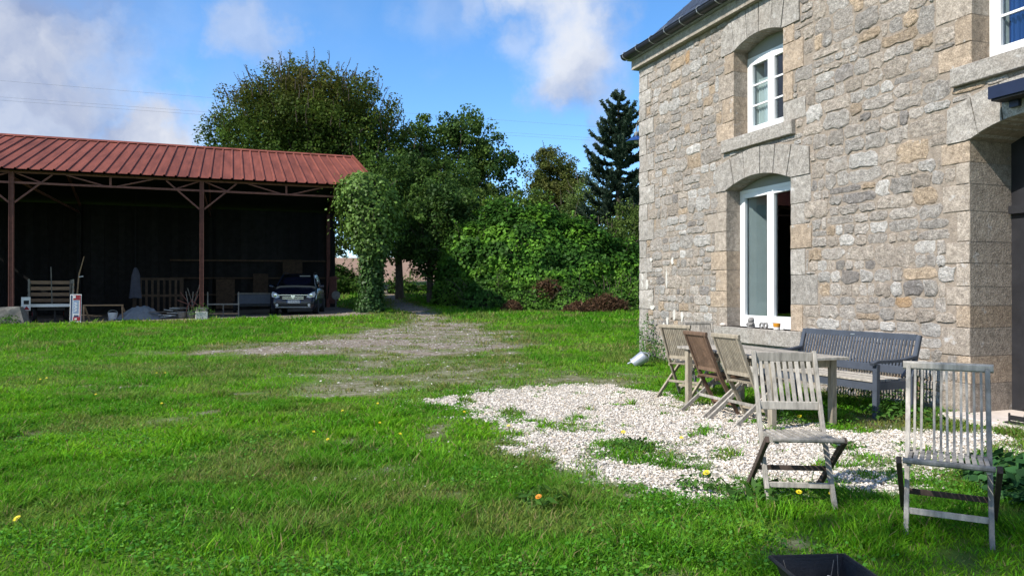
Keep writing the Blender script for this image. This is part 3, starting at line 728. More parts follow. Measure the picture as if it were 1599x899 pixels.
# cornice in lengths, gutter and its hooks
x = -.14
while x < HL:
    w_ = rng.uniform(.9, 1.3); w_ = min(w_, HL + .14 - x)
    me = MB().prism([(0, 0)] * 0 + [(x + .003, 5.89), (x + w_ - .003, 5.89), (x + w_ - .003, 6.075), (x + .003, 6.075)], -.12, .25).mesh('cornice'); set_tint(me, np.array([.36, .33, .285]) * rng.uniform(.92, 1.08)); me.materials.append(M['dressed'])
    obj('cornice', me, None, house); x += w_
# slate roof
roof = empty('roof', (0, 0, 0)); roof.parent = house
cz, sz = math.cos(R(42)), math.sin(R(42)); EY, EZ = -.20, 6.13
def rp(t, s, lift=0): return (t, EY + s * cz - lift * sz, EZ + s * sz + lift * cz)
SL = (HD / 2 - EY) / cz
mb = MB(); mb.add([rp(-.10, 0), rp(HL + .1, 0), rp(HL + .1, SL), rp(-.10, SL), rp(-.10, 0, -.06), rp(HL + .1, 0, -.06), rp(HL + .1, SL, -.06), rp(-.10, SL, -.06)],
                  [(0, 1, 2, 3), (7, 6, 5, 4), (0, 4, 5, 1), (1, 5, 6, 2), (2, 6, 7, 3), (3, 7, 4, 0)])
bk = [(a, HD - c, e) for a, c, e in mb.v]; mb.add(bk, [(3, 2, 1, 0), (4, 5, 6, 7), (1, 5, 4, 0), (2, 6, 5, 1), (3, 7, 6, 2), (0, 4, 7, 3)])
obj('roof_boarding', mb, M['slate_dark'], roof)
smesh = MB().add([(0, -.004, .012), (.212, -.004, .012), (.212, .27, .005), (0, .27, .005), (0, -.004, .004), (.212, -.004, .004)], [(0, 1, 2, 3), (0, 4, 5, 1)]).mesh('slate'); smesh.materials.append(M['slate'])
rest = MB(); nsl = 0; row = 0
while row * .125 < SL - .1:
    s = row * .125; t = -.12 + (.107 if row % 2 else 0)
    while t < HL + .05:
        if t < 3.1 and s < 2.4 and nsl < 300 and s < 2.9 - .5 * t:
            o_s = bpy.data.objects.new('slate', smesh); COL.objects.link(o_s); o_s.parent = roof
            o_s.location = rp(t, s, .004 + rng.uniform(0, .004)); o_s.rotation_euler = (R(42) + rng.normal(0, .006), rng.normal(0, .004), 0); nsl += 1
        else:
            rest.add([rp(t, s - .004, .018), rp(t + .212, s - .004, .018), rp(t + .212, s + .2, .008), rp(t, s + .2, .008)], [(0, 1, 2, 3)])
        t += .2155
    row += 1
obj('upper_slates', rest, M['slate'], roof)['kind'] = 'stuff'
gt = MB(); pr = [(-.245 + .085 * math.cos(q), 6.15 + .085 * math.sin(q)) for q in np.linspace(R(150), R(390), 9)]
pr = [(-.245 + .095 * math.cos(q), 6.175 + .09 * math.sin(q)) for q in np.linspace(R(175), R(365), 10)]
V = [(-.20, a, c) for a, c in pr] + [(HL + .1, a, c) for a, c in pr]; n = len(pr)
gt.add(V, [(i, i + 1, n + i + 1, n + i) for i in range(n - 1)] + [tuple(range(n))])
gut = obj('gutter', gt, M['slate_dark'], roof)
obj('gutter_lip', MB().tube([(-.20, -.342, 6.18), (HL, -.342, 6.18)], .010, 6), M['slate_dark'], roof)
obj('drip_strip', MB().box((HL / 2 - .06, -.15, 6.092), (HL + .25, .09, .022)), M['zinc'], roof)
for t in np.arange(-.1, HL, .52):
    obj('gutter_hook', MB().tube([(t, -.18, 6.09), (t, -.26, 6.085), (t, -.335, 6.12), (t, -.35, 6.18), (t + .02, -.33, 6.215), (t + .05, -.25, 6.225)], .009, 6), M['zinc'], roof)

# ---- windows: frame, two sashes with panes, glazing bars
def window(o, name, muntins, shutter_box):
    w = empty(name, (0, 0, 0)); w.parent = house
    t0, t1, z0, z1, d = o['t0'] + .004, o['t1'] - .004, o['z0'] + .002, o['z1'], o['d']
    fz = z1 - .10 if shutter_box else z1
    f = MB(); fw = .055
    for a, c, e, g in ((t0, t0 + fw, z0, fz), (t1 - fw, t1, z0, fz), (t0 + fw, t1 - fw, z0, z0 + .085), (t0 + fw, t1 - fw, fz - fw, fz)):
        f.box(((a + c) / 2, d + .035, (e + g) / 2), (c - a, .07, g - e))
    obj('frame', f, M['pvc'], w)
    ts = np.linspace(t0, t1, 13); poly = [(t0, fz + .002), (t1, fz + .002)] + [(t, float(arch(o, t)) - .003) for t in ts[::-1]]
    obj('arched_panel', MB().prism(poly, d + .012, d + .05), M['shade_white'], w)
    sz0, sz1 = z0 + .088, fz - fw - .003; mid = (t0 + t1) / 2
    for a, c in ((t0 + fw + .003, mid - .001), (mid + .001, t1 - fw - .003)):
        s = MB(); st = .075; br = .10; yy = d + .022
        s.box((a + st / 2, yy, (sz0 + sz1) / 2), (st, .06, sz1 - sz0)); s.box((c - st / 2, yy, (sz0 + sz1) / 2), (st, .06, sz1 - sz0))
        s.box(((a + c) / 2, yy + .002, sz0 + br / 2), (c - a - 2 * st, .055, br)); s.box(((a + c) / 2, yy + .002, sz1 - st / 2), (c - a - 2 * st, .055, st))
        sash = obj('sash', s, M['pvc'], w)
        obj('pane', MB().box(((a + c) / 2, yy + .01, (sz0 + br + sz1 - st) / 2), (c - a - 2 * st, .004, sz1 - st - sz0 - br)), M['glass'], sash)
        for k in range(muntins):
            zz = sz0 + br + (sz1 - st - sz0 - br) * (k + 1) / (muntins + 1)
            obj('glazing_bar', MB().box(((a + c) / 2, yy, zz), (c - a - 2 * st, .03, .026)), M['pvc'], sash)
    obj('inner_reveal', MB().add([(t0 + .125, d + .075, z0), (t0 + .20, .645, z0), (t0 + .20, .645, z1), (t0 + .125, d + .075, z1), (t1, d + .08, z0), (t1, .645, z0), (t1, .645, z1), (t1, d + .08, z1)],
        [(0, 1, 2, 3), (7, 6, 5, 4), (0, 4, 5, 1), (3, 2, 6, 7)]), M['plaster'], w)
    return w
window(OPEN[0], 'window', 0, False)
w2 = window(OPEN[1], 'window', 2, True)
w3 = window(OPEN[2], 'window', 2, True)
for w_, o in ((w2, OPEN[1]), (w3, OPEN[2])):
    c = MB(); n = 26; V = []
    for i in range(n):
        f = i / (n - 1); xx = o['t0'] + .16 + f * .30; V += [(xx, .36 + .022 * math.sin(f * 34), o['z0'] + .05), (xx + (0 if o is OPEN[1] else .0), .36 + .016 * math.sin(f * 34), o['z0'] + .95)]
    c.add(V, [(2 * i, 2 * i + 2, 2 * i + 3, 2 * i + 1) for i in range(n - 1)]); obj('curtain', c, M['plaster'] if o is OPEN[1] else M['lamp_blue'], w_)
# ---- door, doorstep
o = OPEN[3]; dr = empty('door', (0, 0, 0)); dr.parent = house
obj('door_frame', MB().prism([(o['t0'] + .003, .035), (o['t1'] - .003, .035), (o['t1'] - .003, 3.05)] + [(t, float(arch(o, t)) - .004) for t in np.linspace(o['t1'] - .003, o['t0'] + .003, 11)] + [(o['t0'] + .003, 3.05)], o['d'], o['d'] + .06), M['door'], dr)
for k in range(6): obj('door_board', MB().box((o['t0'] + .22 + k * .185, o['d'] - .015, 1.12), (.176, .028, 2.1)), M['door'], dr)
obj('transom', MB().box(((o['t0'] + o['t1']) / 2, o['d'] - .03, 2.30), (o['t1'] - o['t0'] - .02, .06, .09)), M['door'], dr)
for z_, col in ((.52, 0),): pass
block('threshold', 7.12, 8.75, -.08, .045, -.34, .66, np.array([.47, .42, .37]), house, jit=.002).data.materials[0] = M['step']
block('doorstep', 7.02, 8.85, -.30, -.082, -.66, -.02, np.array([.42, .39, .35]), house, jit=.003).data.materials[0] = M['step']
# white pointing lines on the door reveal
for z0, z1, y_ in ():
    obj('pointing_line', MB().box((o['t0'] + .0085, y_, (z0 + z1) / 2), (.008, .012, z1 - z0)), M['white_block'], wall)
# wall lamp over the door, lamp on the corner
wl_ = empty('wall_light', (HC[0] + .341 * 7.66 - .94 * .0, HC[1] - .94 * 7.66, 3.36), HA, 'flat dark navy box light fixed over the house door', 'wall light')
obj('housing', MB().prism([(0, .02), (.78, .02), (.78, .15), (0, .15)], -.26, -.034), M['navy'], wl_)
obj('lower_lip', MB().box((.39, -.15, .008), (.74, .18, .02)), M['black'], wl_)
obj('bracket', MB().box((.14, -.05, -.03), (.10, .05, .08)), M['navy'], wl_)
cl = empty('corner_lamp', (HC[0], HC[1], 4.80), HA, 'blue enamel yard lamp on a curved arm at the house corner', 'lamp')
obj('arm', MB().tube([(.05, .16, .12), (-.10, .14, .12), (-.26, .10, .09), (-.30, .09, .02), (-.30, .09, -.12)], .014, 8), M['zinc'], cl, smooth=40)
sh = obj('shade', MB().lathe([(.035, .0), (.05, -.02), (.13, -.05), (.22, -.115), (.225, -.125), (.20, -.118), (.10, -.06), (.03, -.03)], (-.30, .09, -.20), 24), M['lamp_blue'], cl, smooth=40)
obj('socket', MB().lathe([(.03, 0), (.045, .02), (.05, .07), (.03, .09)], (-.30, .09, -.21), 14), M['shade_white'], cl, smooth=40)
obj('bulb', MB().lathe([(.012, 0), (.045, -.035), (.05, -.07), (.03, -.10), (.004, -.11)], (-.30, .09, -.255), 14), M['bulb'], cl, smooth=60)

# ---------------------------------------------------------------- garden furniture
def chair(loc, face, label, style, mw, md, height=.94, missing=()):
    """folding slatted chair; local -y is the way it faces"""
    t = empty('folding_chair', (loc[0], loc[1], g1(*loc)), math.atan2(face[0], -face[1]), label, 'chair', 'folding garden chairs')
    k = height / .94; hw = .205
    P = [(-.25, 0), (.0, .45 * k), (.20, height)]
    def py(z):
        z /= k; return (-.25 + .25 * z / .45) if z < .45 else (.20 * (z - .45) / .49)
    for s in (-1, 1):
        m_ = MB(); x = s * hw
        m_.beam((x, -.25, -.015), (x, 0, .45 * k), .026, .042, (1, 0, 0)); m_.beam((x, -.004, .44 * k), (x, .20, height - (.01 if style != 'rails' else -.012)), .026, .040, (1, 0, 0))
        obj('post', m_, mw, t)
        xo = s * (hw + .032)
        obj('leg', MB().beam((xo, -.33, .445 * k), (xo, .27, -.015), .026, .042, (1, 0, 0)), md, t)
    zt = height - .02
    if style == 'rails':
        obj('top_rail', MB().beam((-hw + .014, py(zt), zt - .005), (hw - .014, py(zt), zt - .005), .022, .062, (0, 1, 0)), mw, t)
        zb = .60 * k
        obj('lower_rail', MB().beam((-hw + .014, py(zb), zb), (hw - .014, py(zb), zb), .022, .055, (0, 1, 0)), mw, t)
        for i in range(9):
            x = -hw + .042 + i * (2 * hw - .084) / 8
            obj('slat', MB().beam((x, py(zb), zb + .02), (x, py(zt), zt - .03), .026, .012, (1, 0, 0)), mw, t)
    else:
        obj('top_rail', MB().beam((-hw - .03, py(zt) + .004, zt + .008), (hw + .03, py(zt) + .004, zt + .008), .034, .050, (0, 1, 0), .3), mw, t)
        zb = .43 * k if style == 'thin' else .52 * k
        if style != 'thin': obj('lower_rail', MB().beam((-hw + .014, py(zb), zb), (hw - .014, py(zb), zb), .022, .045, (0, 1, 0)), mw, t)
        n = 11 if style == 'thin' else 13; w = .0135 if style == 'thin' else .021
        for i in range(n):
            if i in missing: continue
            x = -hw + .036 + i * (2 * hw - .072) / (n - 1); b_ = .014 * math.sin(i * 2.1) * (1 if style == 'thin' else 0)
            obj('slat', MB().beam((x, py(zb) - .002, zb), (x + b_ * .3, py(zt), zt - .012), w, .010, (1, 0, 0)), mw, t)
    # seat: two side rails, front and rear rail, slats from front to back
    z0, z1 = .452 * k, .432 * k; ya, yb = -.37, .05; sw = .185
    for s in (-1, 1): obj('seat_rail', MB().beam((s * sw, ya, z0 - .012), (s * sw, yb, z1 - .012), .022, .034, (1, 0, 0)), mw, t)
    obj('front_rail', MB().beam((-sw - .03, ya - .004, z0), (sw + .03, ya - .004, z0), .032, .030, (0, 1, 0), .3), mw, t)
    n = 9 if style == 'rails' else 11
    for i in range(n):
        x = -sw + .028 + i * (2 * sw - .056) / (n - 1)
        obj('seat_slat', MB().beam((x, ya + .014, z0 + .004), (x, yb, z1 + .004), .022, .012, (1, 0, 0)), mw, t)
    obj('stretcher', MB().beam((-hw + .012, py(.13), .13), (hw - .012, py(.13), .13), .018, .034, (0, 1, 0)), mw, t)
    yq = .27 - .6 * .20 / .445
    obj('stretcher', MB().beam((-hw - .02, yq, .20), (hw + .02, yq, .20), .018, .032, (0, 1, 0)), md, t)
    return t
chair((1.884, 4.99), (-.10, -1), 'grey folding chair with wide back slats standing before the table', 'rails', M['teak'], M['teak_shaded'], .955)
chair((2.53, 4.30), (-.50, -.86), 'folding chair with thin round slats, one missing, nearest the right edge', 'thin', M['teak'], M['teak_shaded'], .94, missing=(2,))
chair((2.28, 8.52), (.954, .30), 'dark brown folding chair, middle of the row along the table', 'panel', M['teak_brown'], M['teak'], .94)
chair((2.46, 7.96), (.94, .34), 'brown folding chair pushed to the table beside the grey near one', 'panel', M['teak_mid'], M['teak'], .935)
chair((2.24, 9.68), (.72, .69), 'pale folding chair at the far corner of the table', 'panel', M['teak_mid'], M['teak_mid'], .94)
chair((2.66, 10.25), (.2, -.98), 'light grey folding chair behind the others, at the table head', 'panel', M['teak'], M['teak'], .95)

tu = Vector((.30, -.954, 0)); TC = (2.745, 8.365)
tb = empty('garden_table', (TC[0], TC[1], g1(*TC)), math.atan2(-.954, .30), 'weathered grey wooden table standing on the gravel', 'table')
for sx in (-1, 1):
    for sy in (-1, 1): obj('leg', MB().beam((sx * .80, sy * .37, -.02), (sx * .80, sy * .37, .70), .068, .068, (1, 0, 0)), M['teak_mid'], tb)
for sy in (-1, 1): obj('apron', MB().box((0, sy * .37, .655), (1.50, .024, .08)), M['teak_mid'], tb)
for sx in (-1, 1): obj('apron', MB().box((sx * .80, 0, .655), (.024, .66, .08)), M['teak_mid'], tb)
for i in range(8): obj('top_plank', MB().beam((-.86, -.385 + i * .11, .717), (.86, -.385 + i * .11, .717), .102, .028, (0, 1, 0)), M['teak'], tb)
for sx in (-1, 1): obj('end_board', MB().beam((sx * .91, -.44, .717), (sx * .91, .44, .717), .09, .03, (1, 0, 0)), M['teak'], tb)

# bench: local x along its length (away from the camera to near), local -y towards the table
bu = Vector((.406, -.914, 0)).normalized(); BR = Vector((4.48, 8.30, 0)); BLn = 1.68
bc = BR - bu * (BLn / 2)
be = empty('garden_bench', (bc.x, bc.y, g1(bc.x, bc.y) - .01), math.atan2(bu.y, bu.x), 'slate blue slatted bench against the house wall', 'bench')
hb = BLn / 2
def byb(z): return .0 if z < .42 else (z - .42) * .28
for s in (-1, 1):
    m_ = MB(); m_.beam((s * hb, .0, -.03), (s * hb, 0, .45), .055, .06, (1, 0, 0)); m_.beam((s * hb, -.002, .43), (s * hb, byb(.90), .90), .055, .05, (1, 0, 0), .2); obj('rear_leg', m_, M['bench'], be)
    obj('front_leg', MB().beam((s * hb, -.56, -.03), (s * hb, -.55, .60), .058, .062, (1, 0, 0)), M['bench'], be)
    m_ = MB(); pp = [(s * hb, -.62, .605), (s * hb, -.55, .63), (s * hb, -.35, .628), (s * hb, -.15, .632), (s * hb, .06, .665)]
    for a, c in zip(pp[:-1], pp[1:]): m_.beam(a, c, .058, .034, (1, 0, 0))
    obj('armrest', m_, M['bench'], be)
    obj('side_rail', MB().box((s * hb, -.28, .36), (.03, .50, .085)), M['bench'], be)
    obj('brace', MB().beam((s * (hb - .03), .06, .60), (s * (hb - .03), -.12, .44), .02, .03, (1, 0, 0)), M['bench'], be)
obj('top_rail', MB().beam((-hb + .028, byb(.875), .875), (hb - .028, byb(.875), .875), .032, .07, (0, 1, 0)), M['bench'], be)
obj('lower_rail', MB().beam((-hb + .028, byb(.50), .50), (hb - .028, byb(.50), .50), .03, .09, (0, 1, 0)), M['bench'], be)
for i in range(36):
    x = -hb + .07 + i * (BLn - .14) / 35
    obj('back_slat', MB().beam((x, byb(.53) - .004, .53), (x, byb(.85) - .004, .85), .026, .014, (1, 0, 0)), M['bench'], be)
for i in range(5): obj('seat_slat', MB().beam((-hb + .03, -.53 + i * .108, .415 - .008 * (i == 3)), (hb - .03, -.53 + i * .108, .415 - .008 * (i == 3)), .092, .024, (0, 1, 0)), M['teak'], be)
obj('front_rail', MB().box((0, -.55, .355), (BLn - .06, .026, .085)), M['bench'], be)
obj('rear_rail', MB().box((0, .0, .34), (BLn - .06, .026, .085)), M['bench'], be)
obj('badge', MB().box((-.05, byb(.875) - .019, .872), (.06, .006, .016)), M['zinc'], be)

# watering can lying by the house corner
wx, wy = onground(1001, 572)
wc = empty('watering_can', (wx, wy, g1(wx, wy) + .02), R(-12), 'pale galvanised watering can tipped over by the house corner', 'watering can'); wc.scale = (.88, .88, .80)
Mt = Matrix.Rotation(R(52), 3, 'Y') @ Matrix.Scale(1.0, 3)
obj('body', MB().lathe([(.10, -.16), (.115, -.15), (.135, .10), (.12, .14), (.06, .155)], (-.02, 0, .13), 22, Mt), M['galv'], wc, smooth=40)
obj('rim', MB().lathe([(.118, -.165), (.128, -.165), (.128, -.145), (.118, -.145)], (-.02, 0, .13), 22, Mt), M['galv'], wc)
hp = [(.06 + .10 * math.cos(q), 0, .20 + .085 * math.sin(q)) for q in np.linspace(R(115), R(-110), 12)]
obj('handle', MB().tube(hp, .012, 8), M['galv'], wc, smooth=60)
obj('spout', MB().tube([(-.12, 0, .12), (-.2, .03, .06), (-.27, .05, .02)], [.035, .022, .02], 10), M['galv'], wc, smooth=60)

# fire tray in the foreground
ft = empty('fire_tray', (1.35, 3.03, g1(1.3, 3.0)), R(4), 'black metal fire tray with ash and sticks at the lower edge', 'fire tray')
def tray_ring(hw, hl, z): return [(-hw, -hl, z), (hw, -hl, z), (hw, hl, z), (-hw, hl, z)]
prof = [(.11, .23, .005), (.160, .29, .19), (.172, .305, .19), (.172, .305, .178), (.152, .283, .178), (.102, .222, .018)]
V = []; F = []
for hw, hl, z in prof: V += tray_ring(hw, hl, z)
for r_ in range(5):
    for i in range(4): F.append((r_ * 4 + i, r_ * 4 + (i + 1) % 4, (r_ + 1) * 4 + (i + 1) % 4, (r_ + 1) * 4 + i))
F += [(3, 2, 1, 0), (20, 21, 22, 23)]
obj('basin', MB().add(V, F), M['soot'], ft)
obj('rim', MB().tube([(-.172, -.305, .19), (.172, -.305, .19), (.172, .305, .19), (-.172, .305, .19), (-.172, -.305, .19)], .010, 6), M['soot'], ft)
lp = MB(); n = 15; xs_ = np.linspace(-.115, .115, n); ys_ = np.linspace(-.235, .235, n)
V = [(a, c, .075 + .05 * float(fbm(a * 14 + 3, c * 14, 5))) for c in ys_ for a in xs_]
lp.add(V, [(j * n + i, j * n + i + 1, (j + 1) * n + i + 1, (j + 1) * n + i) for j in range(n - 1) for i in range(n - 1)]); obj('charcoal_bed', lp, M['soot'], ft)
for i in range(14):
    a, c = rng.uniform(-.1, .1), rng.uniform(-.18, .2); q = rng.uniform(0, 6.28); l_ = rng.uniform(.02, .075); z = .12 + rng.uniform(0, .03)
    obj('burnt_stick' if i % 3 else 'ash_lump', MB().tube([(a, c, z), (a + l_ * .5 * math.cos(q), c + l_ * .5 * math.sin(q), z + .012), (a + l_ * math.cos(q), c + l_ * math.sin(q), z)], [.008, .013, .006], 6), M['soot'] if i % 3 else M['ash'], ft)
for a, c, q in ((.05, .2, .5), (.11, .24, 1.2), (-.12, .21, 2.6)):
    obj('straw', MB().tube([(a, c, .10), (a + .03 * math.cos(q), c + .03 * math.sin(q), .205)], .0016, 5), M['plank_grey'], ft)

# ornaments on the lower window sill
def onsill(t, y=-.01): return (HC[0] + .341 * t + .94 * y, HC[1] - .94 * t + .341 * y, .803)
fg = empty('stone_figurine', onsill(3.50), HA, 'small carved grey stone figure on the window sill', 'figurine')
obj('body', MB().lathe([(.055, 0), (.062, .02), (.058, .06), (.045, .09)], (0, 0, 0), 12), M['figurine'], fg, smooth=60)
obj('head', MB().lathe([(.03, .085), (.048, .10), (.05, .13), (.042, .155), (.02, .17)], (0, 0, 0), 12), M['figurine'], fg, smooth=60)
for s in (-1, 1): obj('arm', MB().tube([(s * .05, -.01, .085), (s * .06, -.035, .055), (s * .02, -.058, .045)], .015, 6), M['figurine'], fg, smooth=60)
rg = empty('ring_ornament', onsill(3.80), HA, 'grey stone ornament of two joined rings on the sill', 'ornament')
for s in (-1, 1):
    ps = [(s * .045 + .042 * math.cos(q), 0, .052 + .036 * math.sin(q)) for q in np.linspace(0, 2 * math.pi, 17)]
    obj('ring', MB().tube(ps, .017, 8, False), M['figurine'], rg, smooth=60)
cj = empty('candle_glass', onsill(4.10), HA, 'amber candle glass with pale base beside the bench end', 'candle glass')
obj('glass', MB().lathe([(.045, .04), (.052, .05), (.055, .10), (.05, .10), (.045, .05)], (0, 0, 0), 16), M['amber'], cj, smooth=60)
obj('base', MB().lathe([(.03, 0), (.045, .005), (.05, .04), (.03, .045)], (0, 0, 0), 16), M['white_paint'], cj, smooth=60)
sh_ = tag(obj('pebble', MB().lathe([(.02, 0), (.055, .012), (.06, .03), (.035, .05), (.01, .055)], (0, 0, 0), 10), M['step'], None, onsill(2.80, -.03), smooth=70), 'rounded cream stone at the left end of the window sill', 'stone')
s2 = tag(obj('pebble', MB().lathe([(.015, 0), (.03, .008), (.032, .024), (.018, .036)], (0, 0, 0), 10), M['white_paint'], None, onsill(4.23, -.02), smooth=70), 'little white stone next to the amber candle glass', 'stone')
bt_ = empty('boot_scraper', (HC[0] + .341 * 7.93 - .94 * .22, HC[1] - .94 * 7.93 - .341 * .22, .044), HA, 'small dark iron boot scraper on the doorstep', 'boot scraper')
obj('blade', MB().box((0, 0, .055), (.16, .012, .05)), M['soot'], bt_); obj('base', MB().box((0, 0, .008), (.2, .09, .014)), M['soot'], bt_)
for s in (-1, 1): obj('upright', MB().tube([(s * .08, 0, .01), (s * .08, 0, .10)], .01, 6), M['soot'], bt_)

# ---------------------------------------------------------------- open barn (local x along the front, y away from the yard)
BZ = 0.0; BAY = 5.88
barn = empty('open_barn', (BC[0], BC[1], 0), BA, 'open-fronted barn with red ribbed metal roof and steel posts', 'barn')
def bz(x, y): return g1(BC[0] + .935 * x - .354 * y, BC[1] + .354 * x + .935 * y)
EAVE, RIDGE, HALF = 5.48, 7.72, 6.26; X0, X1 = -6.5, 12.2
roofb = empty('roof', (0, 0, 0)); roofb.parent = barn
# ribbed sheets, one object per sheet
def rib_sheet(x0, w, front):
    pr = []; n = 5; pitch = w / n
    for i in range(n):
        a = x0 + i * pitch; pr += [(a, 0), (a + pitch * .74, 0), (a + pitch * .80, .045), (a + pitch * .92, .045), (a + pitch * .985, 0)]
    pr.append((x0 + w + .02, .002))
    if front: e = [(-.35, EAVE - .02), (HALF, RIDGE)]
    else: e = [(HALF, RIDGE), (2 * HALF + .35, EAVE - .02)]
    V = []
    for yy, zz in e: V += [(a, yy, zz + b_) for a, b_ in pr]
    V += [(a, b_, c - .012) for a, b_, c in V]; k = len(pr); F = []
    for i in range(k - 1): F += [(i, i + 1, k + i + 1, k + i), (2 * k + i, 3 * k + i, 3 * k + i + 1, 2 * k + i + 1), (i, 2 * k + i, 2 * k + i + 1, i + 1)]
    return MB().add(V, F)
for fr in (0, 1):
    e0, e1 = ((-.2, EAVE - .07), (HALF, RIDGE - .05)) if fr == 0 else ((HALF, RIDGE - .05), (2 * HALF + .3, EAVE - .07))
    obj('roof_shade_sheet', MB().add([(X0 + .02, e0[0], e0[1]), (X1 - .05, e0[0], e0[1]), (X1 - .05, e1[0], e1[1]), (X0 + .02, e1[0], e1[1])], [(0, 1, 2, 3)]), M['barn_dark'], roofb)  # dark sheet added to paint the shade under the roof
x = X0
while x < X1 - .1:
    for fr in (True, False):
        s_ = obj('roof_sheet', rib_sheet(x, 1.87, fr), M['red_sheet'], roofb); s_.location.z = rng.uniform(-.004, .004)
    x += 1.87
obj('ridge_cap', MB().add([(X0, HALF - .3, RIDGE - .055), (X0, HALF, RIDGE + .07), (X0, HALF + .3, RIDGE - .055), (X1, HALF - .3, RIDGE - .055), (X1, HALF, RIDGE + .07), (X1, HALF + .3, RIDGE - .055)], [(0, 3, 4, 1), (1, 4, 5, 2)]), M['red_sheet'], roofb)
obj('verge_trim', MB().prism([(0, 0)] * 0 + [(X1 - .02, EAVE - .06), (X1 + .05, EAVE - .06), (X1 + .05, EAVE + .06), (X1 - .02, EAVE + .06)], -.36, -.345), M['red_sheet'], roofb)
obj('verge_trim', MB().beam((X1 + .03, -.36, EAVE + .02), (X1 + .03, HALF, RIDGE + .04), .05, .14, (1, 0, 0)), M['red_sheet'], roofb)
SS = M['rust_steel']
for i, px in enumerate((-BAY, 0, BAY, 2 * BAY)):
    zb = bz(px, 0); ft_z = zb + (.56 if i <= 1 else .40)
    m_ = MB(); m_.box((px - .06, 0, (ft_z + 5.4) / 2), (.018, .15, 5.4 - ft_z)); m_.box((px + .06, 0, (ft_z + 5.4) / 2), (.018, .15, 5.4 - ft_z)); m_.box((px, 0, (ft_z + 5.4) / 2), (.102, .03, 5.4 - ft_z))
    obj('post', m_, SS, barn)
    for s in (-1, 1):
        if (i == 0 and s < 0) or (i == 3 and s > 0): continue
        obj('brace', MB().beam((px + s * .08, 0, 4.36), (px + s * 1.18, 0, 5.34), .05, .06, (0, 1, 0)), SS, barn)
        obj('brace', MB().beam((px + s * .12, .06, 5.36), (px + s * .92, .06, 5.04), .04, .05, (0, 1, 0)), SS, barn)
    if i < 3:
        mx_ = px + BAY / 2
        for s in (-1, 1): obj('web_bar', MB().beam((mx_ + s * 1.35, 0, 5.36), (mx_ + s * .1, 0, 5.02), .04, .05, (0, 1, 0)), SS, barn)
        obj('web_post', MB().beam((mx_, 0, 5.02), (mx_, 0, 5.40), .07, .05, (1, 0, 0)), SS, barn)
    if i == 1:   # tall tapering concrete footing
        V = []; rr = ((.50, -.15), (.46, .1), (.34, .48), (.30, .58))
        for r_, z in rr: V += [(px + a * r_ + rng.normal(0, .015), c * r_ * .8 + rng.normal(0, .015), zb + z + rng.normal(0, .012)) for a, c in ((-1, -1), (0, -1.05), (1, -1), (1.05, 0), (1, 1), (0, 1), (-1, 1), (-1.05, 0))]
        F = [(r_ * 8 + k, r_ * 8 + (k + 1) % 8, (r_ + 1) * 8 + (k + 1) % 8, (r_ + 1) * 8 + k) for r_ in range(3) for k in range(8)] + [tuple(range(24, 32))]
        obj('footing', MB().add(V, F), M['concrete'], barn)
    else: obj('footing', MB().beam((px, 0, zb - .2), (px, 0, ft_z + .01), .46, .42, (1, 0, 0), .08, .36, .34), M['concrete'], barn)
for z_, h_ in ((5.40, .09), (5.03, .07)): obj('chord', MB().box((2.9, .0, z_), (18.2, .07, h_)), SS, barn)
for px in (-BAY, 0, BAY, 2 * BAY):   # rafters, rear posts, ties
    obj('rafter', MB().beam((px, .1, EAVE - .08), (px, HALF, RIDGE - .12), .08, .16, (1, 0, 0)), SS, barn)
    obj('rafter', MB().beam((px, HALF, RIDGE - .12), (px, 2 * HALF - .1, EAVE - .08), .08, .16, (1, 0, 0)), SS, barn)
    obj('rear_post', MB().box((px, 11.72, 2.9), (.18, .18, 5.2)), M['barn_dark'] if px < 11 else SS, barn)  # inner posts darkened with the barn's painted shade colour
    obj('tie', MB().box((px, HALF, 5.2), (.06, 2 * HALF - .5, .08)), SS, barn)
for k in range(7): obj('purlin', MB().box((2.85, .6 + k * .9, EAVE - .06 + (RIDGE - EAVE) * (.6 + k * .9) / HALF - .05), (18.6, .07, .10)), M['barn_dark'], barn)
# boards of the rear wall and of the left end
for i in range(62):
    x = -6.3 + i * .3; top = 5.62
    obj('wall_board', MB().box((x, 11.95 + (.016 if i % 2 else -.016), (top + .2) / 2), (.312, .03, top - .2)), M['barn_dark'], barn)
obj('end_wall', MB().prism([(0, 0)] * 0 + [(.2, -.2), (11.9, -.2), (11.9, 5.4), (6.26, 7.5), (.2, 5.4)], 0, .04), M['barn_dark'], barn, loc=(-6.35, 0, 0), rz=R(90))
for z_ in (2.05, 2.95, 1.2): obj('rail', MB().beam((4.0, 11.6, z_), (11.6, 11.6, z_ + .05), .05, .08, (0, 1, 0)), M['plank_dark'], barn)
for x, y, w, h, z_ in ((9.9, 11.5, 1.0, .85, 2.2), (8.3, 11.45, .75, 1.7, .6), (6.6, 11.5, .9, 1.5, .5)):
    obj('old_panel', MB().box((x, y, z_ + h / 2), (w, .05, h)), M['plank_dark'], barn)
# gate of dark red pales at the right end
for i in range(7): obj('fence_pale', MB().box((11.6, 7.2 + i * .42, 1.45), (.04, .16, 1.35)), SS, barn)
for z_ in (.98, 2.0): obj('fence_rail', MB().box((11.66, 8.5, z_), (.05, 3.2, .09)), SS, barn)
obj('diagonal_brace', MB().beam((11.7, 11.5, 1.0), (11.7, 8.4, 4.6), .05, .08, (1, 0, 0)), M['barn_dark'], barn)
def bw(x, y): return (BC[0] + .935 * x - .354 * y, BC[1] + .354 * x + .935 * y)
def bthing(name, x, y, label, cat, rz=0, dz=0):
    p = bw(x, y); return empty(name, (p[0], p[1], g1(*p) + dz), BA + rz, label, cat)
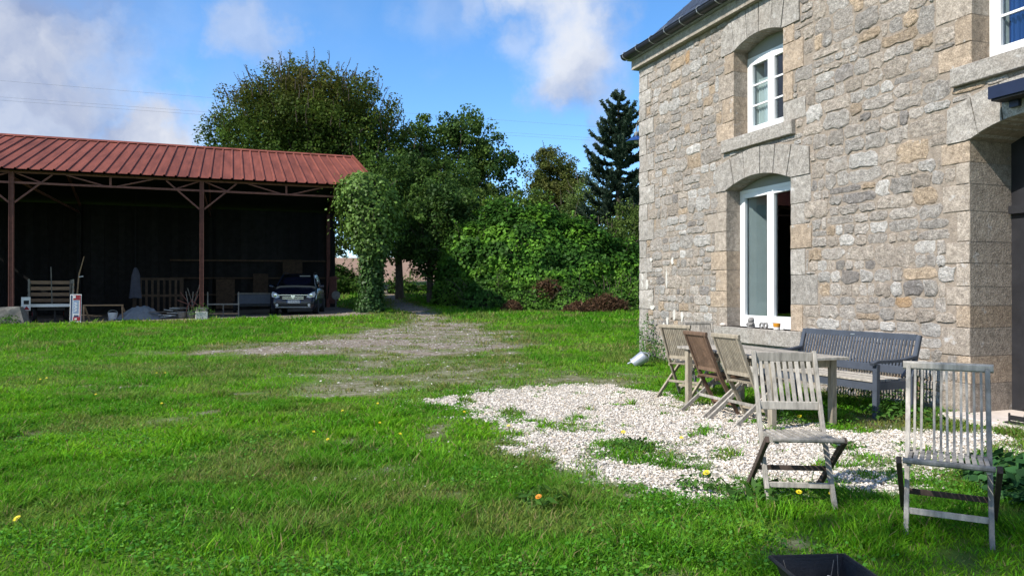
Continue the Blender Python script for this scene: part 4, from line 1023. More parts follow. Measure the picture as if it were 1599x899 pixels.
# whitewashed block before the second post
p = bw(BAY + .02, -.42); tag(obj('concrete_block', MB().beam((0, 0, -.05), (0, 0, .27), .40, .22, (1, 0, 0), .06), M['white_block'], None, (p[0], p[1], g1(*p)), BA), 'whitewashed block at the foot of the middle barn post', 'block')
# cart with slatted sides
ct = bthing('farm_cart', .98, .95, 'old wooden farm cart with slatted sides in the barn', 'cart', R(13)); ct.scale = (.92, .92, 1.0)
obj('deck', MB().box((0, .95, .60), (1.45, 2.0, .07)), M['plank_grey'], ct)
obj('tail_board', MB().box((0, -.07, .60), (1.50, .04, .10)), M['white_paint'], ct)
for s in (-1, 1):
    for y in (0, .95, 1.9): obj('stake', MB().beam((s * .70, y, .62), (s * .72, y, 1.52), .05, .05, (1, 0, 0)), M['plank_grey'], ct)
    for k in range(4): obj('side_slat', MB().box((s * .735, .95, .74 + k * .2), (.022, 1.96, .10)), M['plank_grey'] if s < 0 else M['plank'], ct)
    obj('side_strut', MB().beam((s * .68, 0.0, 1.4), (s * .68, 1.5, .66), .03, .06, (1, 0, 0)), M['plank_grey'], ct)
    wh = obj('wheel', MB().lathe([(.16, -.07), (.28, -.08), (.30, -.04), (.30, .04), (.28, .08), (.16, .07)], (s * .52, .95, .29), 18, Matrix.Rotation(R(90), 3, 'Y')), M['black'], ct)
    obj('hub', MB().lathe([(.05, -.09), (.15, -.06), (.15, .06), (.05, .09)], (s * .52, .95, .29), 12, Matrix.Rotation(R(90), 3, 'Y')), M['red_paint'], wh)
for k in range(4): obj('head_slat', MB().box((0, 1.92, .76 + k * .22), (1.40, .025, .125)), M['plank'], ct)
obj('centre_stake', MB().beam((.02, .02, .6), (-.02, .05, 1.95), .035, .035, (1, 0, 0)), M['plank_grey'], ct)
obj('chassis', MB().box((0, .95, .48), (.9, 1.9, .10)), M['black'], ct)
obj('prop_leg', MB().box((.12, .1, .28), (.06, .06, .55)), M['black'], ct)
pl = bthing('wooden_pole', 1.72, 1.6, 'thin bent pole leaning beside the cart', 'pole'); obj('shaft', MB().tube([(0, 0, 0), (-.08, .05, .9), (-.02, .1, 1.7), (.14, .1, 2.35)], [.03, .028, .022, .014], 7), M['plank'], pl)
obj('peg', MB().tube([(-.03, .1, 1.6), (.12, .0, 1.62)], .022, 6), M['white_paint'], pl)
lb = bthing('light_board', .30, .55, 'white box with dark and red marks on the cart corner', 'light board', 0, .45)
obj('panel', MB().beam((0, 0, 0), (0, 0, .46), .27, .06, (1, 0, 0), .2), M['white_paint'], lb); obj('dark_lens', MB().box((.02, -.035, .28), (.15, .02, .13)), M['black'], lb); obj('red_lens', MB().prism([(-.07, .03), (.12, .03), (.03, .15)], -.045, -.03), M['red_paint'], lb)
obj('stand', MB().box((0, .02, -.23), (.14, .12, .46)), M['plank_grey'], lb)
sb = bthing('advertising_board', 1.90, -.12, 'tall narrow red, white and blue printed board beside the cart', 'board', R(3))
bd = obj('board', MB().beam((0, 0, 0), (0, .16, .96), .34, .03, (1, 0, 0)), M['white_paint'], sb)
def onb(name, x, z, w, h, mat_, lift=.019): return obj(name, MB().beam((x, .167 * (z - h / 2) - lift, z - h / 2), (x, .167 * (z + h / 2) - lift, z + h / 2), w, .006, (1, 0, 0)), mat_, bd)
onb('printed_border', -.13, .5, .04, .86, M['darkblue']); onb('printed_border', .135, .5, .028, .86, M['red_paint']); onb('blue_field', 0, .53, .15, .44, M['blue_paint'])
onb('red_print', .02, .85, .19, .17, M['red_paint']); onb('red_print', .03, .12, .20, .13, M['red_paint']); onb('red_print', .02, .22, .14, .06, M['darkblue'])
for k, (zz, hh) in enumerate(((.87, .08), (.12, .05))): onb('white_print', -.04 + .05 * k, zz, .07, hh, M['white_paint'], .024)
for k in range(7): onb('printed_letter', -.005 + .02 * (k % 2), .38 + k * .048, .07, .026, M['white_paint'], .024)
# frame, bucket, tarpaulin, planks, gate, coat, junk
fr = bthing('trestle', 2.60, .9, 'bare rectangular wooden trestle standing on the barn floor', 'trestle')
for a, c in (((-.62, 0, 0), (-.62, 0, .56)), ((.62, 0, 0), (.60, 0, .56)), ((-.64, 0, .56), (.64, 0, .56)), ((.60, .02, .54), (.75, .45, .0)), ((-.6, .02, .54), (-.5, .45, .0))): obj('bar', MB().beam(a, c, .05, .05, (0, 1, 0) if abs(c[0] - a[0]) > .5 else (1, 0, 0)), M['plank'], fr)
bu_ = bthing('bucket', 2.86, 1.2, 'white bucket on the barn floor beside the bare trestle', 'bucket')
obj('pail', MB().lathe([(.13, 0), (.14, .01), (.165, .28), (.155, .28), (.13, .02)], (0, 0, 0), 18), M['white_paint'], bu_, smooth=50); obj('handle', MB().tube([(.16 * math.cos(q), 0.0, .27 + .1 * math.sin(q)) for q in np.linspace(0, math.pi, 9)], .006, 5), M['zinc'], bu_)
tp = bthing('tarpaulin', 3.72, 1.3, 'crumpled grey tarpaulin heaped over something on the barn floor', 'tarpaulin')
n = 34; V = []
for j in range(n):
    for i in range(n):
        u, v = (i / (n - 1) - .5) * 2, (j / (n - 1) - .5) * 2; rr = math.hypot(u, v)
        h = .62 * max(0, 1 - rr ** 2.2) * (.6 + .8 * float(fbm(u * 2.2 + 5, v * 2.2, 3))) + .09 * float(abs(fbm(u * 6, v * 6, 8, 3) - .5)) * 2.2
        V.append((u * .85 + .1 * float(fbm(u * 4, v * 4, 12)), v * .6, max(.012, h * .8 - .02)))
obj('sheet', MB().add(V, [(j * n + i, j * n + i + 1, (j + 1) * n + i + 1, (j + 1) * n + i) for j in range(n - 1) for i in range(n - 1)]), M['tarp'], tp)
wp = bthing('scrap_heap', 4.72, 1.2, 'heap of pale scrap boards beside the grey tarpaulin', 'scrap heap')
for k in range(14):
    a = rng.uniform(-.55, .55), rng.uniform(-.4, .4); q = rng.uniform(-.6, .6) + (math.pi if k % 2 else 0); l_ = rng.uniform(.3, .65); z = .04 + .028 * k
    obj('scrap_board', MB().beam((a[0] - l_ * .5 * math.cos(q), a[1] - l_ * .5 * math.sin(q), z), (a[0] + l_ * .5 * math.cos(q), a[1] + l_ * .5 * math.sin(q), z + rng.uniform(-.02, .08)), .10, .025, (0, 1, 0)), M['plank_grey'] if k % 3 else M['white_block'], wp)
gtb = bthing('slatted_gate', 4.0, 5.4, 'brown slatted wooden gate standing deep inside the barn', 'gate')
for z_ in (.08, .85, 1.55): obj('rail', MB().box((0, 0, z_), (1.9, .05, .10)), M['plank_dark'], gtb)
for k in range(9): obj('pale', MB().box((-.9 + k * .225, .04, .8), (.09 if 0 < k < 8 else .15, .03, 1.6)), M['plank_dark'], gtb)
ck = bthing('hanging_coat', 3.25, 4.4, 'pale grey coat hanging from a hook in the barn', 'coat', 0, .78)
V = []; n = 20
for k, (r_, z) in enumerate(((.05, 1.28), (.13, 1.16), (.20, .95), (.23, .5), (.30, .0))):
    for i in range(n):
        q = 2 * math.pi * i / n; rr = r_ * (1 + .14 * math.sin(q * 5 + k)); V.append((rr * math.cos(q), rr * .5 * math.sin(q), z + .02 * math.sin(q * 3)))
obj('cloth', MB().add(V, [(r_ * n + i, (r_ + 1) * n + i, (r_ + 1) * n + (i + 1) % n, r_ * n + (i + 1) % n) for r_ in range(4) for i in range(n)]), M['cloth'], ck, smooth=70)
ck.scale = (.75, .75, .95)
obj('hook', MB().tube([(0, 0, 1.26), (0, 0, 1.45), (0, 0, 4.55)], .006, 5), M['black'], ck)
jk = bthing('tool_heap', 5.5, .75, 'tangle of old tools and rods behind the middle barn post', 'tools')
for k in range(9):
    a = rng.uniform(-.3, .3), rng.uniform(-.2, .2); obj('rod', MB().tube([(a[0], a[1], 0), (a[0] + rng.normal(0, .15), a[1], .45), (a[0] + rng.normal(0, .3), a[1] + .1, rng.uniform(.55, 1.25))], .016, 6), M['plank_grey'] if k % 2 else SS, jk)
for k in range(3): obj('old_pot', MB().lathe([(.09, 0), (.13, .02), (.16, .24), (.13, .26)], (-.3 + .3 * k, -.05, 0), 12), M['concrete'], jk)
hd = bthing('metal_stand', 6.6, 1.3, 'thin metal stand with rails right of the middle post', 'stand')
for x in (-.55, .0, .55): obj('leg', MB().beam((x, 0, 0), (x, 0, .95 if x else .5), .04, .04, (1, 0, 0)), M['plank_grey'], hd)
for z_ in (.12, .48): obj('rail', MB().box((0, 0, z_), (1.15, .035, .05)), M['plank'] if z_ < .2 else M['plank_grey'], hd)
tr = bthing('box_trailer', 7.75, 2.6, 'small blue-grey box trailer parked left of the car', 'trailer')
obj('box', MB().beam((0, 0, .62), (0, 2.0, .62), 1.25, .52, (1, 0, 0), .08), M['bench'], tr)
obj('upper_rail', MB().box((0, -.02, .86), (1.27, .04, .05)), M['plank_grey'], tr); obj('lower_rail', MB().box((0, -.02, .42), (1.27, .04, .05)), M['black'], tr)
for s in (-1, 1): obj('wheel', MB().lathe([(.14, -.06), (.25, -.07), (.27, 0), (.25, .07), (.14, .06)], (s * .72, 1.0, .27), 16, Matrix.Rotation(R(90), 3, 'Y')), M['black'], tr)
sw_ = bthing('spare_wheel', -.78, -.05, 'pale old wheel leaning by the left concrete footing', 'wheel', 0, .19)
obj('tyre', MB().tube([(.0 + .17 * math.cos(q), .06 * math.sin(q), .0 + .17 * math.sin(q)) for q in np.linspace(0, 2 * math.pi, 21)], .028, 8, False), M['zinc'], sw_)
for k in range(6): obj('spoke', MB().tube([(0, 0, 0), (.165 * math.cos(k * 1.047), .06 * math.sin(k * 1.047), .165 * math.sin(k * 1.047))], .008, 5), M['zinc'], sw_)
rl = bthing('cable_reel', 11.55, 6.9, 'round pale disc at the foot of the red barn fence', 'reel', 0, .68)
obj('disc', MB().lathe([(.02, -.05), (.20, -.05), (.20, -.03), (.08, -.02), (.08, .02), (.20, .03), (.20, .05), (.02, .05)], (0, 0, 0), 18, Matrix.Rotation(R(90), 3, 'X')), M['plank_grey'], rl)
obj('stake', MB().box((0, .02, -.36), (.06, .06, .72)), M['plank_grey'], rl)

# ---------------------------------------------------------------- car (local -y is its front)
cx, cy = -8.50, 28.7
CH = math.atan2(-8.50, 29.35)          # faces the yard
car = empty('parked_car', (cx, cy, g1(cx, cy)), R(9.7), 'dark navy family car parked nose-out in the barn', 'car')
# stations along the length: y, half width at sill, at belt, z floor, z belt, half width roof, z roof
def loft(stations, closed=True):
    V = []; F = []; n = len(stations[0])
    for st in stations: V += st
    for i in range(len(stations) - 1):
        for k in range(n - 1): F.append((i * n + k, i * n + k + 1, (i + 1) * n + k + 1, (i + 1) * n + k))
    F.append(tuple(range(n - 1, -1, -1))); F.append(tuple(range((len(stations) - 1) * n, len(stations) * n)))
    return MB().add(V, F)
def body_sec(y, hw, zf, zb, zt, crown=.02):
    h = [(hw * .90, zf), (hw * .985, zf + .10), (hw, (zf + zb) / 2), (hw * .99, zb - .10), (hw * .93, zb), (hw * .70, zt - crown * .4), (hw * .35, zt)]
    return [(a, y, z) for a, z in h] + [(0, y, zt + crown * .3)] + [(-a, y, z) for a, z in h[::-1]]
obj('body', loft([body_sec(0.02, .66, .30, .58, .62), body_sec(.06, .76, .24, .66, .72), body_sec(.18, .83, .22, .80, .86), body_sec(.45, .87, .21, .92, .98), body_sec(.95, .875, .20, 1.00, 1.08),
                  body_sec(1.25, .875, .20, 1.03, 1.12), body_sec(2.4, .875, .20, 1.05, 1.12), body_sec(3.7, .87, .20, 1.06, 1.12), body_sec(4.3, .84, .25, 1.04, 1.1), body_sec(4.48, .78, .32, .95, 1.0)]), M['car'], car, smooth=45)
def cab_sec(y, hb_, zb, ht, zt): 
    h = [(hb_, zb), (ht + .03, zt - .10), (ht, zt - .035), (ht * .75, zt), (ht * .3, zt + .012)]
    return [(a, y, z) for a, z in h] + [(0, y, zt + .015)] + [(-a, y, z) for a, z in h[::-1]]
obj('cabin', loft([cab_sec(1.05, .80, 1.02, .74, 1.14), cab_sec(1.55, .815, 1.02, .66, 1.44), cab_sec(1.95, .82, 1.02, .635, 1.60), cab_sec(2.6, .82, 1.02, .635, 1.655), cab_sec(3.6, .81, 1.02, .63, 1.63), cab_sec(4.2, .79, 1.0, .60, 1.5), cab_sec(4.40, .77, 1.0, .55, 1.2)]), M['car'], car, smooth=45)
ws = [(-.70, 1.085, 1.13), (.70, 1.085, 1.13), (.585, 1.88, 1.575), (-.585, 1.88, 1.575)]
car_glass = pmat('car_glass', (.006, .007, .009), .05, .1, 3, spec=.8)
gl = obj('windscreen', MB().add([(a, b_ - .018, c + .028) for a, b_, c in ws] + [(a, b_ + .03, c - .03) for a, b_, c in ws], [(0, 1, 2, 3), (0, 4, 5, 1), (1, 5, 6, 2), (2, 6, 7, 3), (3, 7, 4, 0)]), car_glass, car)
obj('sun_visor', MB().box((.27, 1.745, 1.545), (.42, .02, .05)), M['shade_white'], gl); obj('wiper', MB().tube([(-.45, 1.10, 1.175), (.2, 1.13, 1.19)], .009, 5), M['black'], gl)
for s in (-1, 1):
    sg = [(s * .822, 1.35, 1.06), (s * .822, 2.5, 1.06), (s * .685, 2.45, 1.52), (s * .70, 1.85, 1.47)]
    obj('side_window', MB().add([(a + s * .012, b_, c) for a, b_, c in sg] + [(a - s * .03, b_, c) for a, b_, c in sg], [(0, 1, 2, 3), (4, 7, 6, 5)]), car_glass, car)
    obj('pillar_trim', MB().beam((s * .745, 1.05, 1.14), (s * .615, 1.9, 1.60), .035, .03, (1, 0, 0)), M['car'] if s < 0 else M['zinc'], car)
    # headlamp: swept wedge set in the wing
    h0 = [(.50, .70), (.62, .66), (.80, .70), (.835, .80), (.80, .90), (.66, .86), (.54, .78)]
    V = []
    for a, z in h0: V.append((s * a, .015 + .55 * max(0, a - .5) ** 1.4 + (z - .68) * .55, z))
    V += [(x_ * .98, y_ + .16, z_) for x_, y_, z_ in V]; k = len(h0); V.append((s * .68, .07, .78)); F = [(i, (i + 1) % k, 2 * k) if s < 0 else ((i + 1) % k, i, 2 * k) for i in range(k)] + [(i, i + k, (i + 1) % k + k, (i + 1) % k) for i in range(k)]
    hl = obj('headlamp', MB().add(V, F), M['lens'], car, smooth=50)
    obj('reflector', MB().lathe([(.075, 0), (.06, -.012), (.02, -.015)], (s * .67, .058, .775), 14, Matrix.Rotation(R(90), 3, 'X') @ Matrix.Scale(-1, 3, (0, 0, 1))), M['chrome'], hl)
    obj('fog_lamp', MB().lathe([(.055, 0), (.05, .025), (.01, .03)], (s * .60, .035, .385), 14, Matrix.Rotation(R(90), 3, 'X')), M['lens'], car)
    mr_ = obj('wing_mirror', MB().beam((s * .90, 1.30, 1.10), (s * 1.06, 1.33, 1.13), .13, .15, (0, 1, 0), .3), M['car'], car, smooth=50); obj('mirror_arm', MB().beam((s * .84, 1.30, 1.06), (s * .92, 1.31, 1.10), .06, .05, (0, 1, 0)), M['black'], mr_)
    obj('roof_rail', MB().tube([(s * .60, 1.95, 1.62), (s * .60, 2.1, 1.69), (s * .60, 3.5, 1.69), (s * .60, 3.7, 1.63)], .02, 7), M['black'], car)
    for y in (.82, 3.65):
        wh = obj('wheel', MB().lathe([(.20, -.10), (.29, -.11), (.315, -.08), (.315, .08), (.29, .11), (.20, .10)], (s * .79, y, .315), 22, Matrix.Rotation(R(90), 3, 'Y')), M['black'], car, smooth=40)
        obj('rim', MB().lathe([(.02, -.085), (.19, -.10), (.195, 0), (.19, .10), (.02, .085)], (s * .79, y, .315), 14, Matrix.Rotation(R(90), 3, 'Y')), M['zinc'], wh)
gr_ = obj('grille', MB().prism([(-.50, .66), (-.36, .585), (.36, .585), (.50, .66), (.46, .735), (-.46, .735)], .005, .12), M['black'], car)
obj('chrome_strip', MB().beam((-.56, .02, .775), (.56, .02, .775), .05, .045, (0, 1, 0), .3), M['chrome'], gr_)
for z_ in (.63, .69): obj('grille_bar', MB().box((0, .002, z_), (.8, .012, .018)), M['chrome'], gr_)
obj('emblem', MB().prism([(-.075, .775), (-.06, .68), (0, .645), (.06, .68), (.075, .775), (.03, .765), (.0, .73), (-.03, .765)][::-1][::-1], -.022, .0), M['chrome'], gr_)
pt = obj('number_plate', MB().box((.03, -.005, .52), (.52, .02, .11)), M['plate'], car)
for x_ in (-.215, .275): obj('blue_band', MB().box((x_, -.017, .52), (.04, .006, .108)), M['lamp_blue'], pt)
fc = bpy.data.curves.new('plate_text', 'FONT'); fc.body = 'CS-616-BZ'; fc.size = .098; fc.align_x = 'CENTER'; fc.align_y = 'CENTER'; fc.extrude = .002
to = bpy.data.objects.new('tmp_text', fc); COL.objects.link(to); bpy.context.view_layer.update(); tme = bpy.data.meshes.new_from_object(to.evaluated_get(bpy.context.evaluated_depsgraph_get())); bpy.data.objects.remove(to); tme.materials.clear()
to = obj('plate_text', tme, M['black'], pt); to.location = (.03, -.019, .52); to.rotation_euler = (R(90), 0, 0)
obj('lower_grille', MB().prism([(-.48, .33), (.48, .33), (.52, .44), (-.52, .44)], .015, .12), M['black'], car)
obj('bumper_strip', MB().beam((-.66, .03, .30), (.66, .03, .30), .05, .03, (0, 1, 0), .3), M['zinc'], car)

# ---------------------------------------------------------------- vegetation
def rand_dirs(n):
    v = rng.normal(0, 1, (n, 3)); return v / np.linalg.norm(v, axis=1, keepdims=True)
def leaf_mesh(name, C, Nn, size, tint, asp=.6):
    V, F = leafquads(C, Nn, size, asp); me = np_mesh(name, V, F, np.repeat(tint, 4, 0)); return me
def limbs(mb, base, r0, tops, bend=.35, n=6, seg=5):
    for tp_, rr in tops:
        b = np.array(base); t = np.array(tp_); pts = []
        for i in range(seg + 1):
            f = i / seg; p = b + (t - b) * f; p[2] += bend * math.sin(math.pi * f) * np.linalg.norm(t - b) * .18
            p[:2] += (rng.normal(0, .06, 2) * np.linalg.norm(t - b) * .25) * (0 < i < seg); pts.append(tuple(p))
        mb.tube(pts, [rr * (1 - .8 * i / seg) for i in range(seg + 1)], n, False)
def tree(name, label, loc, lobes, trunk_h, trunk_r, nclump, per, clump_r, leaf, cols, top_col=None, shell=.55, group='trees beyond the yard', twigs=0, droop=0, cat='tree', mat='leaf', lowcut=None, flat=.7, nlimb=26, gain=1.0, twl=(.7, 1.7)):
    """trunk with limbs; crown of leaf clumps spread through ellipsoid lobes"""
    z0 = g1(*loc); t = empty(name, (loc[0], loc[1], z0 - .1), 0, label, cat, group)
    vol = np.array([l[3] * l[4] * l[5] for l in lobes]) ** .8; pick = rng.choice(len(lobes), nclump, p=vol / vol.sum())
    D = rand_dirs(nclump); rad = rng.uniform(shell ** 2.2, 1, nclump) ** (1 / 2.2); Lb = np.array(lobes)[pick]
    C = Lb[:, :3] + D * rad[:, None] * Lb[:, 3:6]
    C += rng.normal(0, clump_r * .4, C.shape)
    if lowcut is not None: C = C[C[:, 2] > lowcut]
    nclump = len(C); zmin, zmax = C[:, 2].min(), C[:, 2].max()
    idx = np.repeat(np.arange(nclump), per); n = len(idx); cr_ = clump_r * rng.uniform(.6, 1.35, nclump)
    off_ = rng.normal(0, 1, (n, 3)); off_ *= np.minimum(1, 1.7 / np.linalg.norm(off_, axis=1))[:, None] * np.array([1, 1, flat]); P = C[idx] + off_ * cr_[idx][:, None] * .62
    P[:, 2] -= droop * np.abs(off_[:, 0])
    Nn = off_ * .5 + rng.normal(0, .8, (n, 3)) + np.array([0, 0, .55])
    ci = rng.choice(len(cols), nclump); col = np.array(cols)[ci] * np.clip(1 + rng.normal(0, .17, nclump), .55, 1.5)[:, None]; col = col[idx] * np.clip(1 + rng.normal(0, .22, n), .4, 1.7)[:, None]
    if top_col is not None:
        f = np.clip(sstep(.45, 1.0, (P[:, 2] - zmin) / (zmax - zmin)) * .6 * (.3 + 1.4 * fbm(P[:, 0] * .45, P[:, 2] * .45, 5)) + (rng.random(n) < .05) * .5, 0, 1)[:, None]
        col = col * (1 - f) + np.array(top_col) * np.clip(1 + rng.normal(0, .25, n), .4, 1.7)[:, None] * f
    me = leaf_mesh('crown', P, Nn, leaf * rng.uniform(.6, 1.35, n), np.clip(col * np.array([1.5, 1.5, 1.1]) * gain, 0, 1)); me.materials.append(M[mat]); crown = obj('crown', me, None, t)
    m_ = MB(); th = trunk_h; m_.tube([(0, 0, -.3), (.05, 0, .2), (.02, .03, th * .5), (0, 0, th)], [trunk_r * 1.35, trunk_r * 1.05, trunk_r * .9, trunk_r * .7], 12)
    obj('trunk', m_, M['bark'], t, smooth=60)
    mb_ = MB(); sel = rng.choice(nclump, min(nlimb, nclump), replace=False)
    limbs(mb_, (0, 0, th * .92), 0, [(C[i], trunk_r * rng.uniform(.18, .42)) for i in sel]); obj('limbs', mb_, M['bark'], t)
    if twigs:
        mb_ = MB(); TV, TN, TS = [], [], []
        for i in range(twigs):
            l = lobes[rng.choice(len(lobes), p=vol / vol.sum())]; d = rand_dirs(1)[0]; d[2] = abs(d[2]) * .9 + .12; d /= np.linalg.norm(d)
            p = np.array(l[:3]) + d * np.array(l[3:6]) * .96; up = np.array([d[0] * .5, d[1] * .5, .9]); up /= np.linalg.norm(up); ln = rng.uniform(*twl)
            e = p + up * ln + rng.normal(0, .1, 3); mb_.tube([tuple(p), tuple((p + e) / 2 + rng.normal(0, .04, 3)), tuple(e)], [.034, .022, .010], 4, False)
            for f in np.linspace(.0, 1, 9): TV.append(p + (e - p) * f + rng.normal(0, .03, 3)); TS.append(leaf * rng.uniform(.4, .8))
        obj('twigs', mb_, M['bark'], t)['kind'] = 'stuff'
        TV = np.array(TV); tcn_ = np.array(top_col if top_col is not None else cols[0]) * np.clip(1 + rng.normal(0, .3, len(TV)), .4, 1.6)[:, None]
        me = leaf_mesh('twig_leaves', TV, rand_dirs(len(TV)), np.array(TS), np.clip(tcn_, 0, 1), .5); me.materials.append(M['leaf']); obj('twig_leaves', me, None, t)
    return t
G1, G2, G3 = (.055, .105, .022), (.040, .085, .020), (.072, .125, .025)
# great round tree behind the barn
TX, TY = -13.6, 50.0
tree('beech_tree', 'broad rounded tree with browning top behind the barn roof', (TX, TY),
     [(0, 0, 9.0, 6.8, 6.2, 5.6), (-.3, 0, 12.0, 4.7, 4.4, 3.6), (-4.0, -.5, 6.6, 3.7, 4, 3.0), (4.7, -.5, 7.2, 3.5, 4, 4.4), (2.2, -1, 11.0, 4.3, 3.5, 3.3), (-2.3, -1, 10.3, 4.4, 3.5, 3.4), (6.2, -.5, 5.6, 2.6, 3, 2.6)],
     4.5, .55, 1700, 90, .58, .185, [(.050, .088, .020), (.038, .070, .018), (.058, .100, .022)], top_col=(.095, .078, .022), shell=.32, gain=.85, twl=(.4, 1.1), twigs=340, lowcut=3.4, flat=1.1, nlimb=50)
tree('oak_tree', 'dark green spreading tree between the barn and the house', (-4.3, 54.0),
     [(-.4, 0, 8.6, 3.6, 3.4, 3.0), (-1.3, -.5, 11.0, 2.3, 2.3, 1.8), (1.0, 0, 11.3, 2.0, 2.2, 1.4), (3.0, -.5, 9.2, 1.8, 2.0, 1.7), (-3.4, 0, 7.2, 2.6, 2.6, 2.8), (3.9, 0, 7.0, 1.2, 1.4, 1.0), (0, -1, 5.6, 4.2, 3.0, 2.4)],
     5, .5, 420, 85, .66, .25, [(.046, .086, .026), (.036, .07, .024), (.058, .098, .026)], shell=.45)
tree('lime_tree', 'small brownish round-topped tree farther off beside the conifer', (4.3, 70.0),
     [(0, 0, 7.8, 2.8, 2.6, 3.6), (-.6, 0, 10.2, 1.8, 1.8, 2.0), (1.2, 0, 8.2, 1.8, 1.8, 2.4), (-2, 0, 6.0, 1.8, 1.8, 2.2)],
     4, .35, 330, 85, .58, .22, [(.056, .074, .022), (.044, .060, .020), (.070, .078, .026)], shell=.3, twigs=30, twl=(.3, .8))
tree('bay_tree', 'dense dark tree standing left of the path', (-5.9, 38.5),
     [(.4, 0, 5.2, 1.7, 1.8, 2.3), (1.6, 0, 4.3, 1.8, 1.6, 1.9), (-.2, 0, 6.6, 1.2, 1.2, 1.2), (2.4, -.2, 5.6, 1.7, 1.6, 2.0), (.6, -.3, 3.1, 1.3, 1.0, 1.0)],
     2.6, .22, 230, 90, .46, .17, [(.040, .075, .020), (.030, .058, .018), (.05, .09, .022)], shell=.5, group='trees along the path')
tree('yew_tree', 'dark bushy evergreen hanging low over the path edge', (-3.9, 35.0),
     [(0, 0, 3.6, 1.5, 1.4, 1.7), (.9, .2, 4.4, 1.5, 1.4, 1.6), (-.5, 0, 2.3, .9, .9, 1.0), (.7, 0, 2.0, 1.3, 1.0, .9)],
     1.9, .18, 190, 90, .42, .16, [(.032, .066, .020), (.024, .05, .018), (.045, .085, .022)], shell=.5, group='trees along the path')
tree('hazel_tree', 'pale willowy bush between the brambles and the conifer', (4.55, 44.0),
     [(0, 0, 4.6, 1.3, 1.3, 2.6), (-1.3, 0, 3.6, 1.2, 1.2, 2.0), (.2, 0, 6.3, .7, .7, 1.4)], 2.2, .12, 170, 70, .5, .13, [(.075, .115, .04), (.06, .095, .035)], shell=.2, twigs=25, twl=(.3, .9), group='trees along the path')
tree('elder_tree', 'dull green bushy tree behind the bramble bank', (-.6, 42.5),
     [(0, 0, 4.0, 2.2, 1.8, 2.2), (1.9, 0, 3.9, 1.8, 1.5, 1.9), (-1.6, 0, 4.2, 1.5, 1.5, 2.2)], 2.4, .16, 190, 75, .5, .18, [(.055, .095, .024), (.045, .078, .022), (.075, .11, .03)], shell=.45, group='trees along the path')
tree('scrub_tree', 'twiggy olive scrub beside the house gable', (6.2, 38.5),
     [(0, 0, 2.9, 1.6, 1.6, 2.0), (-1.6, 0, 2.4, 1.4, 1.2, 1.7)], 1.6, .10, 200, 70, .45, .14, [(.065, .10, .03), (.05, .085, .025)], shell=.3, twigs=15, twl=(.3, .8), group='trees along the path')
# unseen tree added behind the viewer's left shoulder; its crown shades the near right corner
tree('added_shade_tree', 'unseen tree added behind the viewer to shade the near right corner', (-8.3, -3.0), [(0, 0, 12.0, 1.4, 1.4, 1.4), (.8, -.9, 11.6, 1.2, 1.2, 1.2)], 10.5, .12, 60, 36, .45, .20, [(.05, .09, .022)], shell=.1, group='unseen trees added for shade', nlimb=12)
# hedge trees closing the view far behind
FAR = [(-39, 117, 9), (-29, 120, 6.0), (-21.5, 124, 7), (-14, 127, 6.5), (-6, 125, 8), (2, 128, 8.5), (10, 122, 9)]
WHERE = ['first', 'second', 'third', 'fourth', 'fifth', 'sixth', 'seventh', 'eighth', 'ninth', 'tenth', 'eleventh', 'twelfth', 'thirteenth']
for k, (x, y, h) in enumerate(FAR):
    tree('hedgerow_tree', 'distant hedgerow tree along the far edge of the ploughed field', (x, y), [(0, 0, h * .5, 4.2, 3.2, h * .42), (2.6, 0, h * .35, 3.2, 2.6, h * .32), (-2.8, 0, h * .32, 3.0, 2.6, h * .3)], h * .3, .3, 70, 42, 1.0, .5,
         [(.055, .085, .026), (.05, .07, .022), (.085, .08, .03)], shell=.4, group='hedgerow trees beyond the field', nlimb=8)
